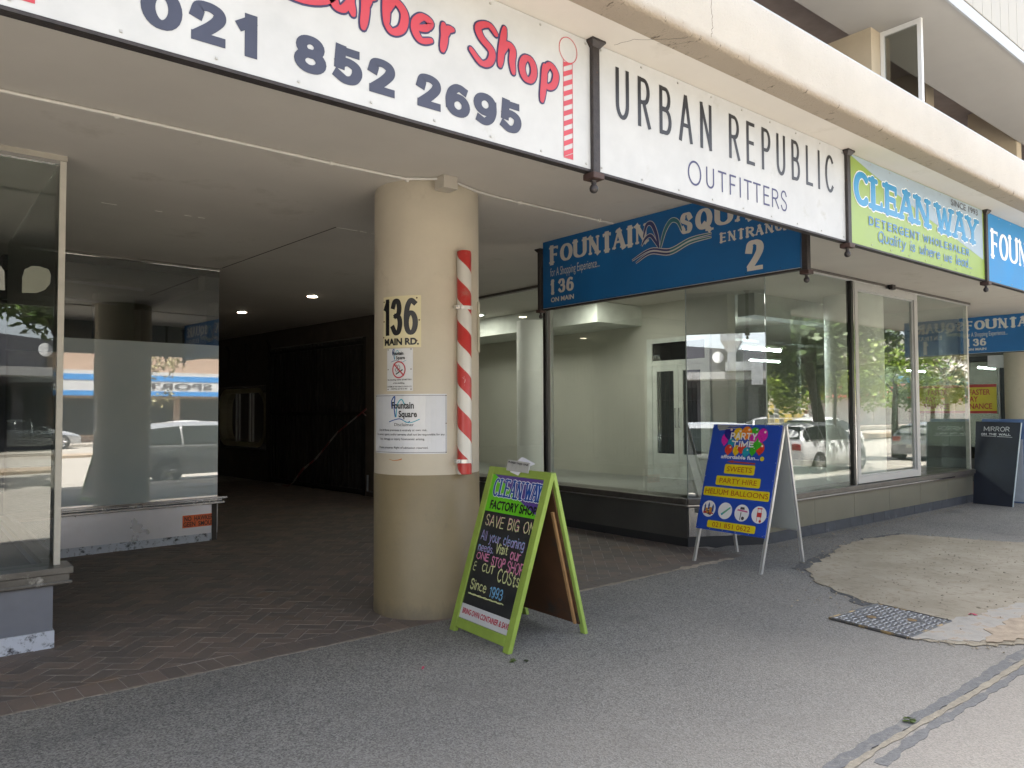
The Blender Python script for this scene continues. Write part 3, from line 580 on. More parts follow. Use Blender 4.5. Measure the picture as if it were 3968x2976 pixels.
# ================================================================== LEFT SHOPFRONT
ls = thing('shopfront', (.2, 6.07, 0), 'left shopfront with dark glass, cream corner post and chipped white skirting, nearest the left edge', 'shopfront')
MB().box(-14, .84, 6.0, 6.2, .115, .43).build('plinth', M('grey_plinth', (.17, .18, .21), .4, .2, var=.15, vs=2), ls)
FLK = M('flaky_white', (.50, .53, .60), .7, var=.08, dirt=(.05, .05, .055), ds=17, dl=.52)
MB().box(-14, .85, 5.985, 6.2, -.01, .115).build('skirting', FLK, ls)
mb = MB(); mb.box(-14, .95, 5.93, 6.2, .50, .545); mb.box(-14, .93, 5.95, 6.0, .425, .50); mb.box(-14, .945, 5.94, 5.97, .43, .45)
mb.box(.80, .90, 6.2, 9.3, .50, .545); mb.build('sill', M('sill_metal', (.13, .125, .115), .35, .7, var=.2, vs=9, dirt=(.4, .4, .38), ds=7), ls, bevel=.004)
MB().box(.848, .888, 6.05, 6.078, .545, 3.361).build('corner_post', CREAM, ls, bevel=.003)
mb = MB(); mb.box(-14, .893, 6.045, 6.085, 3.362, 3.4); mb.build('head_rail', M('head_cream', (.36, .335, .285), .5, var=.08), ls)
mb = MB(); mb.box(-14, .848, 6.05, 6.08, 3.335, 3.3615); mb.build('head_trim', CHROME, ls)
for x0, x1 in ((-3.2, .10), (.13, .825), (-14, -3.23)): MB().box(x0, x1, 6.066, 6.074, .545, 3.335).build('pane', GLASS, ls)
MB().box(.862, .870, 6.11, 9.45, .545, 3.38).build('pane', GLASS, ls)
MB().box(.10, .13, 6.05, 6.09, .545, 3.30).build('mullion', M('mull', (.2, .21, .19), .4, .5), ls)
MB().box(.80, .838, 6.2, 9.4, 0, .5).build('plinth', M('grey_plinth2', (.17, .18, .21), .5), ls)
MB().box(-14, -.6, 6.25, 12, .3, .36).build('display_floor', DARK, ls); MB().box(-.62, -.6, 6.3, 12, .3, 3.4).build('inner_partition', M('inner_dark', (.03, .045, .06), .7), ls)
MB().box(-.6, .8, 6.25, 9.4, .40, .45).build('display_floor', M('dfloor', (.06, .07, .08), .5), ls)
st = MB(); f = Fr((0, 6.06, 0), (1, 0, 0)); st.poly(f, [(.637, 2.413), (.637, 2.52), (.65, 2.575), (.69, 2.603), (.74, 2.605), (.79, 2.59), (.805, 2.55), (.80, 2.49), (.77, 2.445), (.72, 2.418)], 0, .0015)
st.build('window_sticker', M('pale_sticker', (.17, .18, .14), .6), ls)
st = MB(); st.poly(f, [(.30, 2.42), (.30, 2.59), (.50, 2.60), (.535, 2.55), (.54, 2.42)], 0, .0015); st.build('window_sticker', M('pale_sticker2', (.28, .29, .26), .6), ls)
# set-back display window (turned 3 degrees)
th = R(3); B0 = Fr((3.11, 9.65, 0), (math.cos(th), math.sin(th), 0))
lb = thing('display_window', (2.1, 9.6, 0), 'set-back display window reflecting the street, above a white metal plinth in the passage', 'shopfront')
WPL = M('white_plinth_metal', (.74, .74, .78), .3, .6, var=.08, vs=1.6)
MB().fbox(B0, -2.2, 0, .09, .45, -.06, -.02).build('plinth', WPL, lb)
MB().fbox(B0, -2.2, .0, -.01, .095, -.2, -.015).build('skirting', FLK, lb)
MB().fbox(B0, -.012, .004, .09, .45, -.05, -.012).build('corner_trim', ALU, lb)
mb = MB(); mb.fbox(B0, -2.2, .09, .515, .548, -.12, .09); mb.build('sill', CHROME, lb, bevel=.006)
mb = MB(); mb.fbox(B0, -2.2, .07, .455, .485, -.05, .06); mb.fbox(B0, -2.2, .05, .485, .515, -.05, .02); mb.build('sill_rail', M('sill_rail', (.6, .6, .6), .25, .9, var=.1), lb, bevel=.008)
MB().fbox(B0, -2.2, .004, 3.365, 3.399, -.03, .02).build('head_trim', M('head_chrome', (.5, .48, .45), .2, .95), lb, bevel=.003)
MB().fbox(B0, -2.22, -.004, 2.425, 3.365, -.006, .002).build('pane', GLASSD, lb)
MB().fbox(B0, -2.22, -.004, .548, 2.4245, -.006, .002).build('filmed_pane', glassfilm('filmed_glass'), lb)
sd2 = Fr(B0.p(0, 0, 0), (math.sin(-th)*-1*0-math.sin(th), math.cos(th), 0)); MB().fbox(Fr(B0.p(-.004, 0, -.01), -B0.N), 0, 3.2, .548, 3.38, -.004, .004).build('pane', GLASSD, lb)
MB().fbox(Fr(B0.p(-.004, 0, -.01), -B0.N), 0, 3.2, 0, .5, -.06, 0).build('plinth', DARK, lb)
mb = MB(); mb.fbox(B0, -2.2, -.05, .44, .47, -3.2, -.12); mb.fbox(B0, -2.2, -.05, 3.2, 3.38, -3.2, -.6); mb.fbox(B0, -2.2, -1.6, .47, 3.2, -3.25, -3.2); mb.build('interior_lining', M('inner_lining', (.05, .05, .05), .7), lb)
MB().fbox(B0, -1.0, -.55, .47, 3.38, -1.9, -1.6).build('inner_pier', M('inner_pier', (.22, .23, .2), .7), lb)
for v, n_ in ((3.13, -.5), (2.98, -.9)): MB().tube([B0.p(-2.1, v+.02, n_), B0.p(-.75 if v > 3 else -.95, v-.02, n_)], .018, 8).build('hanging_rail', M('rail_grey', (.3, .31, .33), .4, .5), lb)
nh = thing('no_hawkers_sign', B0.p(-.2, .25, 0), 'small orange sign reading NO HAWKERS GEEN SMOUSE stuck on the white plinth', 'sign')
FH = Fr(B0.p(0, 0, -.02), B0.U); MB().fbox(FH, -.415, -.005, .185, .335, 0, .004).build('panel', M('orange_sign', (.78, .15, .04), .55, var=.08), nh)
mb = MB(); tb(mb, 'NO  HAWKERS', FH, -.395, -.025, .264, .322, .0055, .018); tb(mb, 'GEEN  SMOUSE', FH, -.405, -.015, .198, .254, .0055, .018); mb.build('lettering', INKBLACK, nh)

# ================================================================== RIGHT SHOP
rs = thing('shopfront', (10, 6, 0), 'large empty corner shop with frameless glass, white sliding panel and olive plinth', 'shopfront')
PA, PB = V3((7.13, 5.53, 0)), V3((8.0, 5.03, 0))
FP = Fr((7.13, 13.0, 0), (0, -1, 0)); FC = Fr(PA, PB-PA); FF = Fr(PB, (1, 0, 0)); LC = (PB-PA).length
OL = M('olive_panel', (.155, .15, .115), .38, .25, var=.1, vs=1.5); OLD = M('dark_panel', (.10, .10, .095), .4, .3, var=.15, vs=2)
BLK = M('black_kick', (.045, .05, .06), .7, var=.3, vs=6, dirt=(.12, .13, .15), ds=9)
mb = MB()
for i in range(6): mb.fbox(FF, .02+i*1.03, 1.045+i*1.03, .135, .46, -.06, .0)
mb.build('plinth_panel', OL, rs); MB().fbox(FP, 3.0, 7.46, .10, .46, -.06, 0).build('plinth_panel', OLD, rs)
MB().fbox(FC, .01, LC-.01, .12, .46, -.06, .0).build('plinth_panel', M('plinth_steel', (.5, .5, .5), .22, .9, var=.06, vs=6), rs)
mb = MB()
for i in range(19): mb.fbox(FF, .0+i*.33, .325+i*.33, -.02, .135+.0*random.random(), -.1, -.012-random.random()*.004)
mb.build('kick_block', BLK, rs); MB().fbox(FP, 3.0, 7.46, -.02, .10, -.1, -.015).build('kick_block', M('black_kick2', (.03, .03, .033), .6), rs)
MB().fbox(FC, 0, LC, -.02, .12, -.1, -.012).build('kick_block', M('black_kick3', (.02, .022, .026), .5), rs)
for fr_, a, b_ in ((FP, 3.0, 7.5), (FC, -.02, LC+.02), (FF, -.02, 6.22)):
    mb = MB(); mb.fbox(fr_, a, b_, .50, .565, -.3, .07); mb.fbox(fr_, a, b_-.02, .46, .50, -.05, .045); mb.build('sill', BRONZE, rs, bevel=.006)
    MB().fbox(fr_, a, b_-(.9 if fr_ is FF else 0), .478, .492, .045, .052).build('sill_trim', CHROME if fr_ is not FP else ALU, rs)
    MB().fbox(fr_, a, b_, 3.365, 3.399, -.03, .025).build('head_rail', BRONZE, rs)
    MB().fbox(fr_, a, b_, 3.345, 3.365, -.02, .015).build('head_trim', ALU, rs)
GV0, GV1 = .565, 3.345
MB().fbox(FP, 3.06, 4.98, GV0, GV1, -.004, .004).build('pane', GLASS, rs); MB().fbox(FP, 5.12, 7.462, GV0, GV1, -.004, .004).build('pane', GLASS, rs)
mb = MB(); mb.fbox(FP, 4.985, 5.03, GV0, GV1, -.04, .03); mb.build('mullion', M('black_mullion', (.02, .02, .02), .3, .4), rs)
MB().fbox(FP, 5.03, 5.048, GV0, GV1, -.03, .026).build('mullion', CHROME, rs); MB().fbox(FP, 5.06, 5.115, GV0, GV1, -.05, .012).build('mullion', WHITEAL, rs)
MB().fbox(FC, .006, LC-.006, GV0, GV1, -.004, .004).build('pane', GLASSC, rs)
mb = MB(); mb.fbox(FC, -.004, .004, GV0, GV1, -.006, .006); mb.fbox(FC, LC-.004, LC+.004, GV0, GV1, -.006, .006); mb.build('glass_joint', M('joint_seal', (.20, .24, .23), .3), rs)
MB().fbox(FF, .008, 2.03, GV0, GV1, -.004, .004).build('pane', GLASS, rs); MB().fbox(FF, 4.12, 6.1, GV0, GV1, -.004, .004).build('pane', GLASS, rs)
mb = MB(); mb.fbox(FF, 2.03, 2.075, GV0, GV1, -.04, .03); mb.build('mullion', M('black_mullion2', (.03, .03, .03), .3, .4), rs); MB().fbox(FF, 2.078, 2.105, GV0, GV1, -.03, .035).build('mullion', CHROME, rs)
mb = MB(); mb.fbox(FF, 2.13, 2.215, GV0+.01, 3.34, -.04, .035); mb.fbox(FF, 3.99, 4.10, GV0+.01, 3.34, -.04, .035); mb.fbox(FF, 2.215, 3.99, GV0+.01, .67, -.038, .033); mb.fbox(FF, 2.215, 3.99, 3.25, 3.34, -.038, .033)
mb.build('sliding_frame', WHITEAL, rs, bevel=.004); mb = MB(); mb.fbox(FF, 2.215, 2.235, .67, 3.25, -.02, .012); mb.fbox(FF, 3.95, 3.99, .67, 3.25, -.02, .012); mb.fbox(FF, 2.235, 3.95, .67, .69, -.02, .012); mb.fbox(FF, 2.235, 3.95, 3.225, 3.25, -.02, .012); mb.build('sash', M('sash_grey', (.45, .46, .46), .35, .4), rs)
MB().fbox(FF, 2.235, 3.95, .69, 3.225, -.012, -.004).build('pane', GLASS, rs)
MB().fbox(FF, 6.10, 6.155, GV0, 3.35, -.055, .0).build('corner_post', CREAM, rs); MB().box(13.3, 13.46, 4.985, 5.0, 3.33, 3.40).build('head_rail', IRON, rs) if False else None
FR2 = Fr((14.15, 5.03, 0), (0, 1, 0)); MB().fbox(FR2, .03, 5.2, GV0, GV1, -.004, .004).build('pane', GLASS, rs)
MB().fbox(FR2, .05, 5.2, 0, .565, -.06, 0).build('plinth_panel', OL, rs); MB().fbox(FR2, 1.95, 2.0, GV0, GV1, -.02, .02).build('mullion', BRONZE, rs)
MB().box(11.15, 11.25, 4.94, 5.0, 3.33, 3.399).build('door_stop', IRON, rs)
# interior
IWALL = M('inner_wall', (.56, .55, .48), .7, var=.04, vs=1.5); IWH = M('inner_trim', (.66, .69, .64), .5)
MB().box(7.2, 14.1, 5.1, 14, .40, .45).build('shop_floor', M('shop_floor', (.30, .31, .29), .35, var=.12, vs=3), rs)
mb = MB(); mb.box(10.0, 10.2, 8.52, 13.9, .45, 3.4); mb.box(10.0, 10.2, 7.30, 8.52, 2.72, 3.4); mb.box(10.0, 10.2, 6.95, 7.30, .45, 3.4); mb.box(10.2, 14.1, 11.0, 11.2, .45, 3.4); mb.box(7.13, 14.3, 13.9, 14.1, 0, 3.4)
mb.build('inner_wall', IWALL, rs); MB().box(8.9, 10.0, 8.7, 13.9, 3.05, 3.39).build('bulkhead', M('bulkhead', (.60, .62, .57), .7), rs)
MB().box(10.2, 14.1, 6.6, 6.9, 3.05, 3.395).build('bulkhead', M('bulkhead2', (.35, .36, .33), .7), rs)
mb = MB(); mb.box(9.96, 10.0, 8.45, 8.56, .45, 2.8); mb.box(9.96, 10.0, 7.27, 7.36, .45, 2.8); mb.box(9.962, 10.0, 7.36, 8.45, 2.72, 2.8); mb.box(9.964, 10.0, 7.36, 8.45, 2.34, 2.42); mb.build('door_frame', IWH, rs)
dr = thing('double_door', (9.99, 7.9, .45), 'pale green double doors with barred glass and steel pull handles inside the shop', 'door')
for y0, y1, hs in ((7.905, 8.445, 1), (7.365, 7.897, -1)):
    mb = MB(); mb.box(9.97, 10.02, y0, y0+.09, .46, 2.335); mb.box(9.97, 10.02, y1-.09, y1, .46, 2.335); mb.box(9.971, 10.019, y0+.09, y1-.09, .46, .86); mb.box(9.971, 10.019, y0+.09, y1-.09, 2.24, 2.335); L_ = mb.build('leaf', IWH, dr)
    MB().box(9.99, 10.0, y0+.09, y1-.09, .86, 2.24).build('pane', M('door_glass', (.03, .035, .033), .08, var=.3), L_)
    mb = MB()
    for k_ in range(1, 4): mb.tube([(9.975, y0+.09+k_*(y1-y0-.18)/4, .86), (9.975, y0+.09+k_*(y1-y0-.18)/4, 2.24)], .005, 5)
    for z in (1.15, 1.75): mb.tube([(9.97, y0+.09, z), (9.97, y1-.09, z)], .007, 5)
    mb.build('security_bar', M('bar_dark', (.02, .02, .02), .5), L_)
    yh = y0+.035 if hs > 0 else y1-.035; mb = MB(); mb.tube([(9.97, yh, 1.3), (9.93, yh, 1.3), (9.93, yh, 1.62), (9.97, yh, 1.62)], .008, 6); mb.build('handle', CHROME, L_)
MB().box(9.99, 10.005, 7.36, 8.45, 2.42, 2.72).build('transom_pane', M('transom', (.02, .02, .02), .08), dr)
mb = MB()
wfr = thing('window_frame', (12.4, 9, .45), 'white frame posts of an inner partition seen through the front glass', 'partition'); mb.box(12.6, 12.66, 9.0, 9.06, .45, 3.3); mb.box(10.3, 14.05, 9.0, 9.05, 3.0, 3.05); mb.build('frame', IWH, wfr)
tube = thing('tube_light', (12.6, 8.0, 3.0), 'lit white fluorescent tube under the ceiling inside the corner shop, the farther one', 'tube light', 'fluorescent tubes in the corner shop')
MB().tube([(12.0, 8.0, 2.72), (13.2, 8.0, 2.72)], .02, 8).build('tube', emis('tube_white', (.9, 1, .97), 45), tube)
MB().box(11.95, 13.25, 7.96, 8.04, 2.745, 2.79).build('batten', IWH, tube)
pl_ = thing('added_fill_panel', (8.35, 8.3, 3.38), 'added flat fill light on the display room ceiling, the one nearer the street', 'ceiling light', 'added fill lights in the display room')  # flat glowing panels added only to brighten the shop interior
MB().box(8.05, 8.65, 7.75, 8.85, 3.37, 3.399).build('added_panel_trim', IWH, pl_)
MB().box(8.08, 8.62, 7.78, 8.82, 3.362, 3.3695).build('lamp', emis('fill_panel_white', (1, .97, .88), 4.2), pl_)  # glowing face of the added fill light
dup(pl_, (8.15, 11.7, 3.38), 'added flat fill light on the display room ceiling, the one deeper behind the column')
t3_ = dup(tube, (12.6, 9.9, 3.0), 'lit white fluorescent tube over the middle of the corner shop')

# ================================================================== SECOND ENTRANCE AND NEXT SHOP
ns = thing('shopfront', (19, 6, 0), 'next shop beyond the second entrance with dark frames and a yellow finance sticker', 'shopfront')
FQ = Fr((18.2, 13, 0), (0, -1, 0)); DK = M('dark_frame', (.018, .018, .02), .4, .2)
MB().fbox(FQ, 3.0, 7.15, .0, .5, -.1, 0).build('plinth_panel', OLD, ns)
MB().fbox(FQ, 3.0, 7.10, .5, 2.6, -.004, .004).build('pane', glassmat('next_glass', (.5, .52, .5), 2.2, .18), ns)
MB().fbox(FQ, 7.10, 7.13, .5, 2.62, -.03, .03).build('mullion', WHITEAL, ns); MB().fbox(FQ, 7.135, 7.45, .0, 2.62, -.1, .01).build('dark_post', DK, ns)
MB().fbox(FQ, 3.0, 7.45, 2.62, 2.72, -.1, .03).build('head_rail', DK, ns); MB().fbox(FQ, 3, 7.45, 2.72, 3.4, -.1, .0).build('upper_panel', M('dull_panel', (.14, .14, .13), .6), ns)
MB().fbox(FQ, 6.95, 7.7, 2.45, 2.72, .06, .14).build('white_box', M('white_box', (.66, .66, .68), .45, var=.1), ns)
MB().box(18.3, 26, 5.4, 5.5, 0, 3.4).build('side_wall', M('next_wall', (.07, .065, .06), .7), ns); MB().box(19.5, 26, 5.6, 13, .0, 3.4).build('interior_mass', M('next_in', (.035, .03, .03), .8), ns)
ys = thing('finance_sticker', (18.2, 6.6, 1.6), 'yellow and red FASTER PAY FINANCE sign on the glass of the next shop', 'sign')
MB().fbox(FQ, 5.35, 7.06, 1.485, 2.11, .008, .014).build('panel', M('yellow_sign', (.62, .52, .03), .45, var=.05), ys)
mb = MB(); mb.fbox(FQ, 5.35, 7.06, 2.05, 2.11, .0142, .016); mb.fbox(FQ, 5.35, 7.06, 1.485, 1.535, .0142, .016); mb.build('red_band', M('red_band', (.45, .03, .03), .5), ys)
mb = MB()
for du in (0, -.85): tb(mb, 'FASTER', FQ, 6.53+du, 6.94+du, 1.885, 2.005, .017, .02); tb(mb, 'PAY', FQ, 6.48+du, 6.70+du, 1.735, 1.855, .017, .02); tb(mb, 'FINANCE', FQ, 6.44+du, 6.97+du, 1.58, 1.70, .017, .02)
mb.build('lettering', M('red_letters', (.42, .05, .03), .5), ys)
MB().box(14.3, 18.2, 13, 13.2, 0, 3.4).build('second_passage_wall', M('spw', (.12, .11, .1), .8), bld)
tag(MB().box(14.16, 18.2, 5.31, 13, -.2, -.002).build('brick_paving', M('far_brick', (.12, .08, .065), .8, var=.3, vs=9)), kind='structure')

# ================================================================== HANGING SIGNS ON THE CANOPY EDGE
SY = 2.56
FS = Fr((0, SY, 0), (1, 0, 0)); SBACK = M('sign_back_grey', (.34, .35, .34), .6)
def sign_board(name, x0, x1, mat, label, z0=2.765, z1=3.397, sag=0):
    s = thing(name, ((x0+x1)/2, SY, z0), label, 'sign')
    MB().box(x0, x1, SY, SY+.025, z0, z1).build('panel', mat, s)
    MB().box(x0, x1, SY+.0255, SY+.03, z0, z1).build('backing', SBACK, s)
    MB().box(x0, x1, SY-.004, SY+.04, z0-.013, z0-.001).build('bottom_rail', IRON, s)
    mb = MB(); n = int((x1-x0)/.28)
    for i in range(n+1):
        for z in (z0+.022, z1-.022):
            x = x0+.03+(x1-x0-.06)*i/n; mb.lathe(x, 0, [(.0001, 0)], 3) if False else mb.fbox(FS, x-.004, x+.004, z-.004, z+.004, .0, .004)
    mb.build('screw', M('screw_grey', (.4, .4, .38), .5, .4), s)
    return s
# --- barber sign
s = sign_board('barber_sign', -1.55, 2.583, WHITE, 'large white barber shop sign with red script, navy phone number and striped pole drawing')
mb = MB()
NUM = {'0': (.571, .698), '2': (.718, .843), '1': (.872, .957), 'a': (1.079, 1.205), 'b': (1.229, 1.352), 'c': (1.374, 1.500), 'd': (1.591, 1.717), 'e': (1.734, 1.862), 'f': (1.877, 2.005), 'g': (2.022, 2.145)}
for k_, ch in (('0', '0'), ('2', '2'), ('1', '1'), ('a', '8'), ('b', '5'), ('c', '2'), ('d', '2'), ('e', '6'), ('f', '9'), ('g', '5')):
    a, b_ = NUM[k_]; ts(mb, ch, FS, a, b_-.0, 2.829, 2.969, .0015, .044, .032)
mb.build('phone_number', INKNAVY, s)
LET = [('B', .93, 1.20, 3.08, 3.37), ('a', 1.215, 1.325, 3.09, 3.225), ('r', 1.335, 1.425, 3.065, 3.225), ('b', 1.432, 1.555, 3.08, 3.355), ('e', 1.565, 1.684, 3.082, 3.215), ('r', 1.70, 1.793, 3.085, 3.215),
       ('S', 1.852, 2.013, 3.078, 3.291), ('h', 2.0, 2.122, 3.088, 3.300), ('o', 2.128, 2.240, 3.072, 3.215), ('p', 2.245, 2.371, 3.015, 3.221)]
SC = {'B': (6, "~1,0 1,5 2,10;~.4,9 2.5,10.2 5.6,9 5.2,6 2,5.2;~2,5.2 5.6,4.6 5.8,1.6 3.4,-.2 0,.4"), 'a': (5, "~4.4,9 2,9.6 0,5 .6,.8 2.6,.6 4.6,5;~5,10 4.4,5 5.2,0"), 'r': (4, "~.6,10 1,5 .2,-1;~.8,5 2.4,8.6 4.6,9.4"),
      'b': (5, "~1.2,10.3 .4,5 .3,.8;~.3,2.6 2.4,5 4.9,3.6 4.4,1 2,-.2 .4,.6"), 'e': (5, "~.9,4.8 2.6,5.4 4.2,6.6;~4.3,6.8 4.5,9 2.4,10 .4,7 .3,3 2,0 4.8,1.4"), 'S': (5.4, "~5.2,8.4 3.6,10 1.4,8.6 2,6.2 4.2,3.8 3.8,1 2,0 -.2,2.4"),
      'h': (5, "~1.8,10.2 .9,5 .3,.6;~.8,3.6 2.6,6.4 4.4,5.6 4.2,2.6 4.6,0"), 'o': (5, "@2.5,5,2.3,4.6,0,360"), 'p': (5, "~1.2,9 1,5 .3,-.5;~.9,6.6 2.8,9.8 5,8 4.4,5 2.4,3.6 1,4.4")}
def script(mb, grow, n):
    for i, (ch, a, b_, c_, d_) in enumerate(LET):
        w_ = .034; ad, stt = SC[ch]
        for j, q in enumerate(stt.split(';')):
            pts, th_, cu, cl = spath(q); pts = [(a+w_/2+(b_-a-w_)*x/5.0, c_+w_/2+(d_-c_-w_)*y/10) for x, y in pts]
            ribbon(mb, FS, pts, lambda dx, dy, t: w_*(.78+.3*abs(dy))*(1 if cl else (1-.35*abs(2*t-1)**3))+grow, n+.00015*((i*2+j) % 7), cl, True)
mb = MB(); script(mb, .015, .0012); mb.build('script_outline', M('navy_outline', (.035, .03, .09), .4), s)
mb = MB(); script(mb, 0, .0035); mb.build('script_lettering', INKRED, s)
mb = MB(); ring(mb, FS, 2.437, 3.308, .058, .004, .0015, ry=.061); ribbon(mb, FS, [(2.405, 3.255), (2.405, 2.787)], lambda *z: .003, .002); ribbon(mb, FS, [(2.463, 3.25), (2.463, 2.787)], lambda *z: .003, .0021); ribbon(mb, FS, [(2.405, 2.788), (2.463, 2.788)], lambda *z: .003, .0022)
for i in range(10):
    z = 2.79+i*.0475
    if i == 0: mb.poly(FS, [(2.405, z), (2.463, z), (2.463, z+.026)], .0015)
    mb.poly(FS, [(2.405, z+.002), (2.463, z+.030), (2.463, min(z+.054, 3.253)), (2.405, z+.026)], .0016)
mb.build('pole_drawing', M('pole_red', (.44, .05, .07), .45), s)
MB().poly(FS, [(-.4, 2.795), (.288, 2.795), (.288, 2.99), (-.4, 2.99)], .0015).build('red_block', INKRED, s)
# --- outfitters sign
s = sign_board('outfitters_sign', 2.629, 5.081, WHITE, 'white URBAN REPUBLIC OUTFITTERS sign with tall narrow black letters')
mb = MB()
for tx, a, b_ in (('U', 2.763, 2.863), ('R', 2.929, 3.030), ('B', 3.100, 3.200), ('A', 3.263, 3.381), ('N', 3.45, 3.556), ('R', 3.722, 3.83), ('E', 3.898, 3.985), ('P', 4.058, 4.155), ('U', 4.222, 4.322), ('B', 4.395, 4.495), ('L', 4.569, 4.655), ('I', 4.721, 4.744), ('C', 4.814, 4.926)):
    ts(mb, tx, FS, a, b_, 3.064, 3.323, .0015, .0255, .0225)
mb.build('lettering', INKBLACK, s)
mb = MB()
for tx, a, b_, c_, d_ in (('O', 3.335, 3.455, 2.836, 2.976), ('U', 3.499, 3.573, 2.846, 2.966), ('T', 3.61, 3.69, 2.846, 2.966), ('F', 3.722, 3.785, 2.846, 2.966), ('I', 3.822, 3.833, 2.846, 2.966), ('T', 3.865, 3.945, 2.846, 2.966), ('T', 3.96, 4.04, 2.846, 2.966), ('E', 4.07, 4.135, 2.846, 2.966), ('R', 4.162, 4.24, 2.846, 2.966), ('S', 4.262, 4.333, 2.843, 2.972)):
    ts(mb, tx, FS, a, b_, c_, d_, .0015, .0115)
mb.build('small_lettering', M('navy_thin_ink', (.03, .03, .10), .4), s)
# --- clean way sign
GRN = M('lime_print', (.235, .335, .06), .35, var=.06); SKYB = M('pale_blue_print', (.29, .37, .44), .45, var=.05); CWB = M('cyan_ink', (.015, .22, .43), .35, var=.05)
s = sign_board('cleaning_shop_sign', 5.127, 7.629, GRN, 'green and pale blue CLEAN WAY detergent wholesaler sign')
MB().poly(FS, [(5.153, 3.39), (5.5, 3.312), (6.0, 3.213), (6.444, 3.135), (7.0, 3.045), (7.597, 2.942), (7.597, 3.394), (5.153, 3.394)], .0012).build('blue_field', SKYB, s)
CWL = (('C', 5.20, 5.43, 3.048, 3.295), ('L', 5.455, 5.655, 3.05, 3.286), ('E', 5.675, 5.89, 3.05, 3.286), ('A', 5.90, 6.165, 3.05, 3.292), ('N', 6.19, 6.455, 3.05, 3.29), ('W', 6.575, 6.925, 3.05, 3.288), ('A', 6.93, 7.205, 3.05, 3.292), ('Y', 7.215, 7.48, 3.05, 3.288))
def chunky(mb, fr, L, w_, thn, grow, n, sf):
    for c_, a, b_, v0, v1 in L: ts(mb, c_, fr, a, b_, v0, v1, n, w_, thn, sf, True, grow=grow)
mb = MB(); chunky(mb, FS, CWL, .070, .044, .016, .0022, .022); mb.build('letter_halo', WHITEINK, s)
mb = MB(); chunky(mb, FS, CWL, .070, .044, 0, .0050, .022); mb.build('lettering', CWB, s)
mb = MB(); ts(mb, 'DETERGENT', FS, 5.419, 6.27, 2.928, 2.992, .0022, .011, .0095, grow=.0035, sp=4); ts(mb, 'WHOLESALER', FS, 6.33, 7.262, 2.932, 2.99, .0022, .011, .0095, grow=.0035, sp=4)
ts(mb, 'Quality is where we lead...', FS, 5.553, 7.327, 2.825, 2.908, .0022, .009, grow=.0035, rnd=True, shear=.15); mb.build('small_letter_halo', WHITEINK, s)
mb = MB(); ts(mb, 'DETERGENT', FS, 5.419, 6.27, 2.928, 2.992, .0050, .011, .0095, sp=4); ts(mb, 'WHOLESALER', FS, 6.33, 7.262, 2.932, 2.99, .0050, .011, .0095, sp=4)
ts(mb, 'Quality is where we lead...', FS, 5.553, 7.327, 2.825, 2.908, .0050, .009, rnd=True, shear=.15); mb.build('small_lettering', M('blue_small_ink', (.01, .17, .42), .4), s)
mb = MB(); tb(mb, 'SINCE 1993', FS, 6.90, 7.487, 3.324, 3.378, .003, .01); mb.build('since_lettering', INKGREY, s)
# --- fountain square signs (fascia and two hanging across the entrances)
def fountain(fr, mb_s, mb_p, mb_t, u0, v0, sc, n):
    def P(pts): return [(u0+x*sc, v0+y*sc) for x, y in curve(pts)]
    J = [([(1.36, .0), (1.33, .14), (1.27, .26), (1.20, .26), (1.155, .14)], .045, mb_p), ([(1.38, .0), (1.44, .16), (1.52, .245), (1.60, .22), (1.65, .12)], .045, mb_t),
         ([(1.36, .0), (1.31, .08), (1.25, .145), (1.18, .12), (1.13, .055)], .036, mb_p)]
    for i, (pts, w_, m_) in enumerate(J):
        q = P(pts); tp = lambda g: (lambda dx, dy, t: (w_*math.sin(math.pi*min(1, max(0, .12+t*.80)))**.8)*sc+g)
        ribbon(mb_s, fr, q, tp(.009*sc), n+.0002*i, ext=False); ribbon(m_, fr, q, tp(-.004*sc), n+.0012+.0002*i, ext=False)
    for j, dy_ in enumerate((0, -.035)):
        pts = [(1.0+.05*j, -.075+dy_), (1.25, -.0+dy_), (1.5, -.045+dy_), (1.75, .02+dy_), (2.0, .03+dy_)]
        q = P(pts); tp = lambda g: (lambda dx, dy, t: (.030*math.sin(math.pi*min(1, max(0, .05+t*.9)))**.5)*sc+g)
        ribbon(mb_s, fr, q, tp(.008*sc), n+.0008+.0002*j, ext=False); k_ = len(q)//2
        ribbon(mb_p, fr, q[:k_+1], lambda dx, dy, t: .020*sc*math.sin(math.pi*(.05+.45*t))**.5, n+.0022, ext=False); ribbon(mb_t, fr, q[k_:], lambda dx, dy, t: .020*sc*math.sin(math.pi*(.5+.45*t))**.5, n+.0022, ext=False)
PURP = M('purple_ink', (.03, .035, .13), .4); TEAL = M('teal_ink', (.03, .14, .17), .4)
def slab(mb, fr, L, v0, v1, w_, thn, sf, n=.0015):
    for c_, a, b_ in L: ts(mb, c_, fr, a, b_, v0, v1, n, w_, thn, sf)
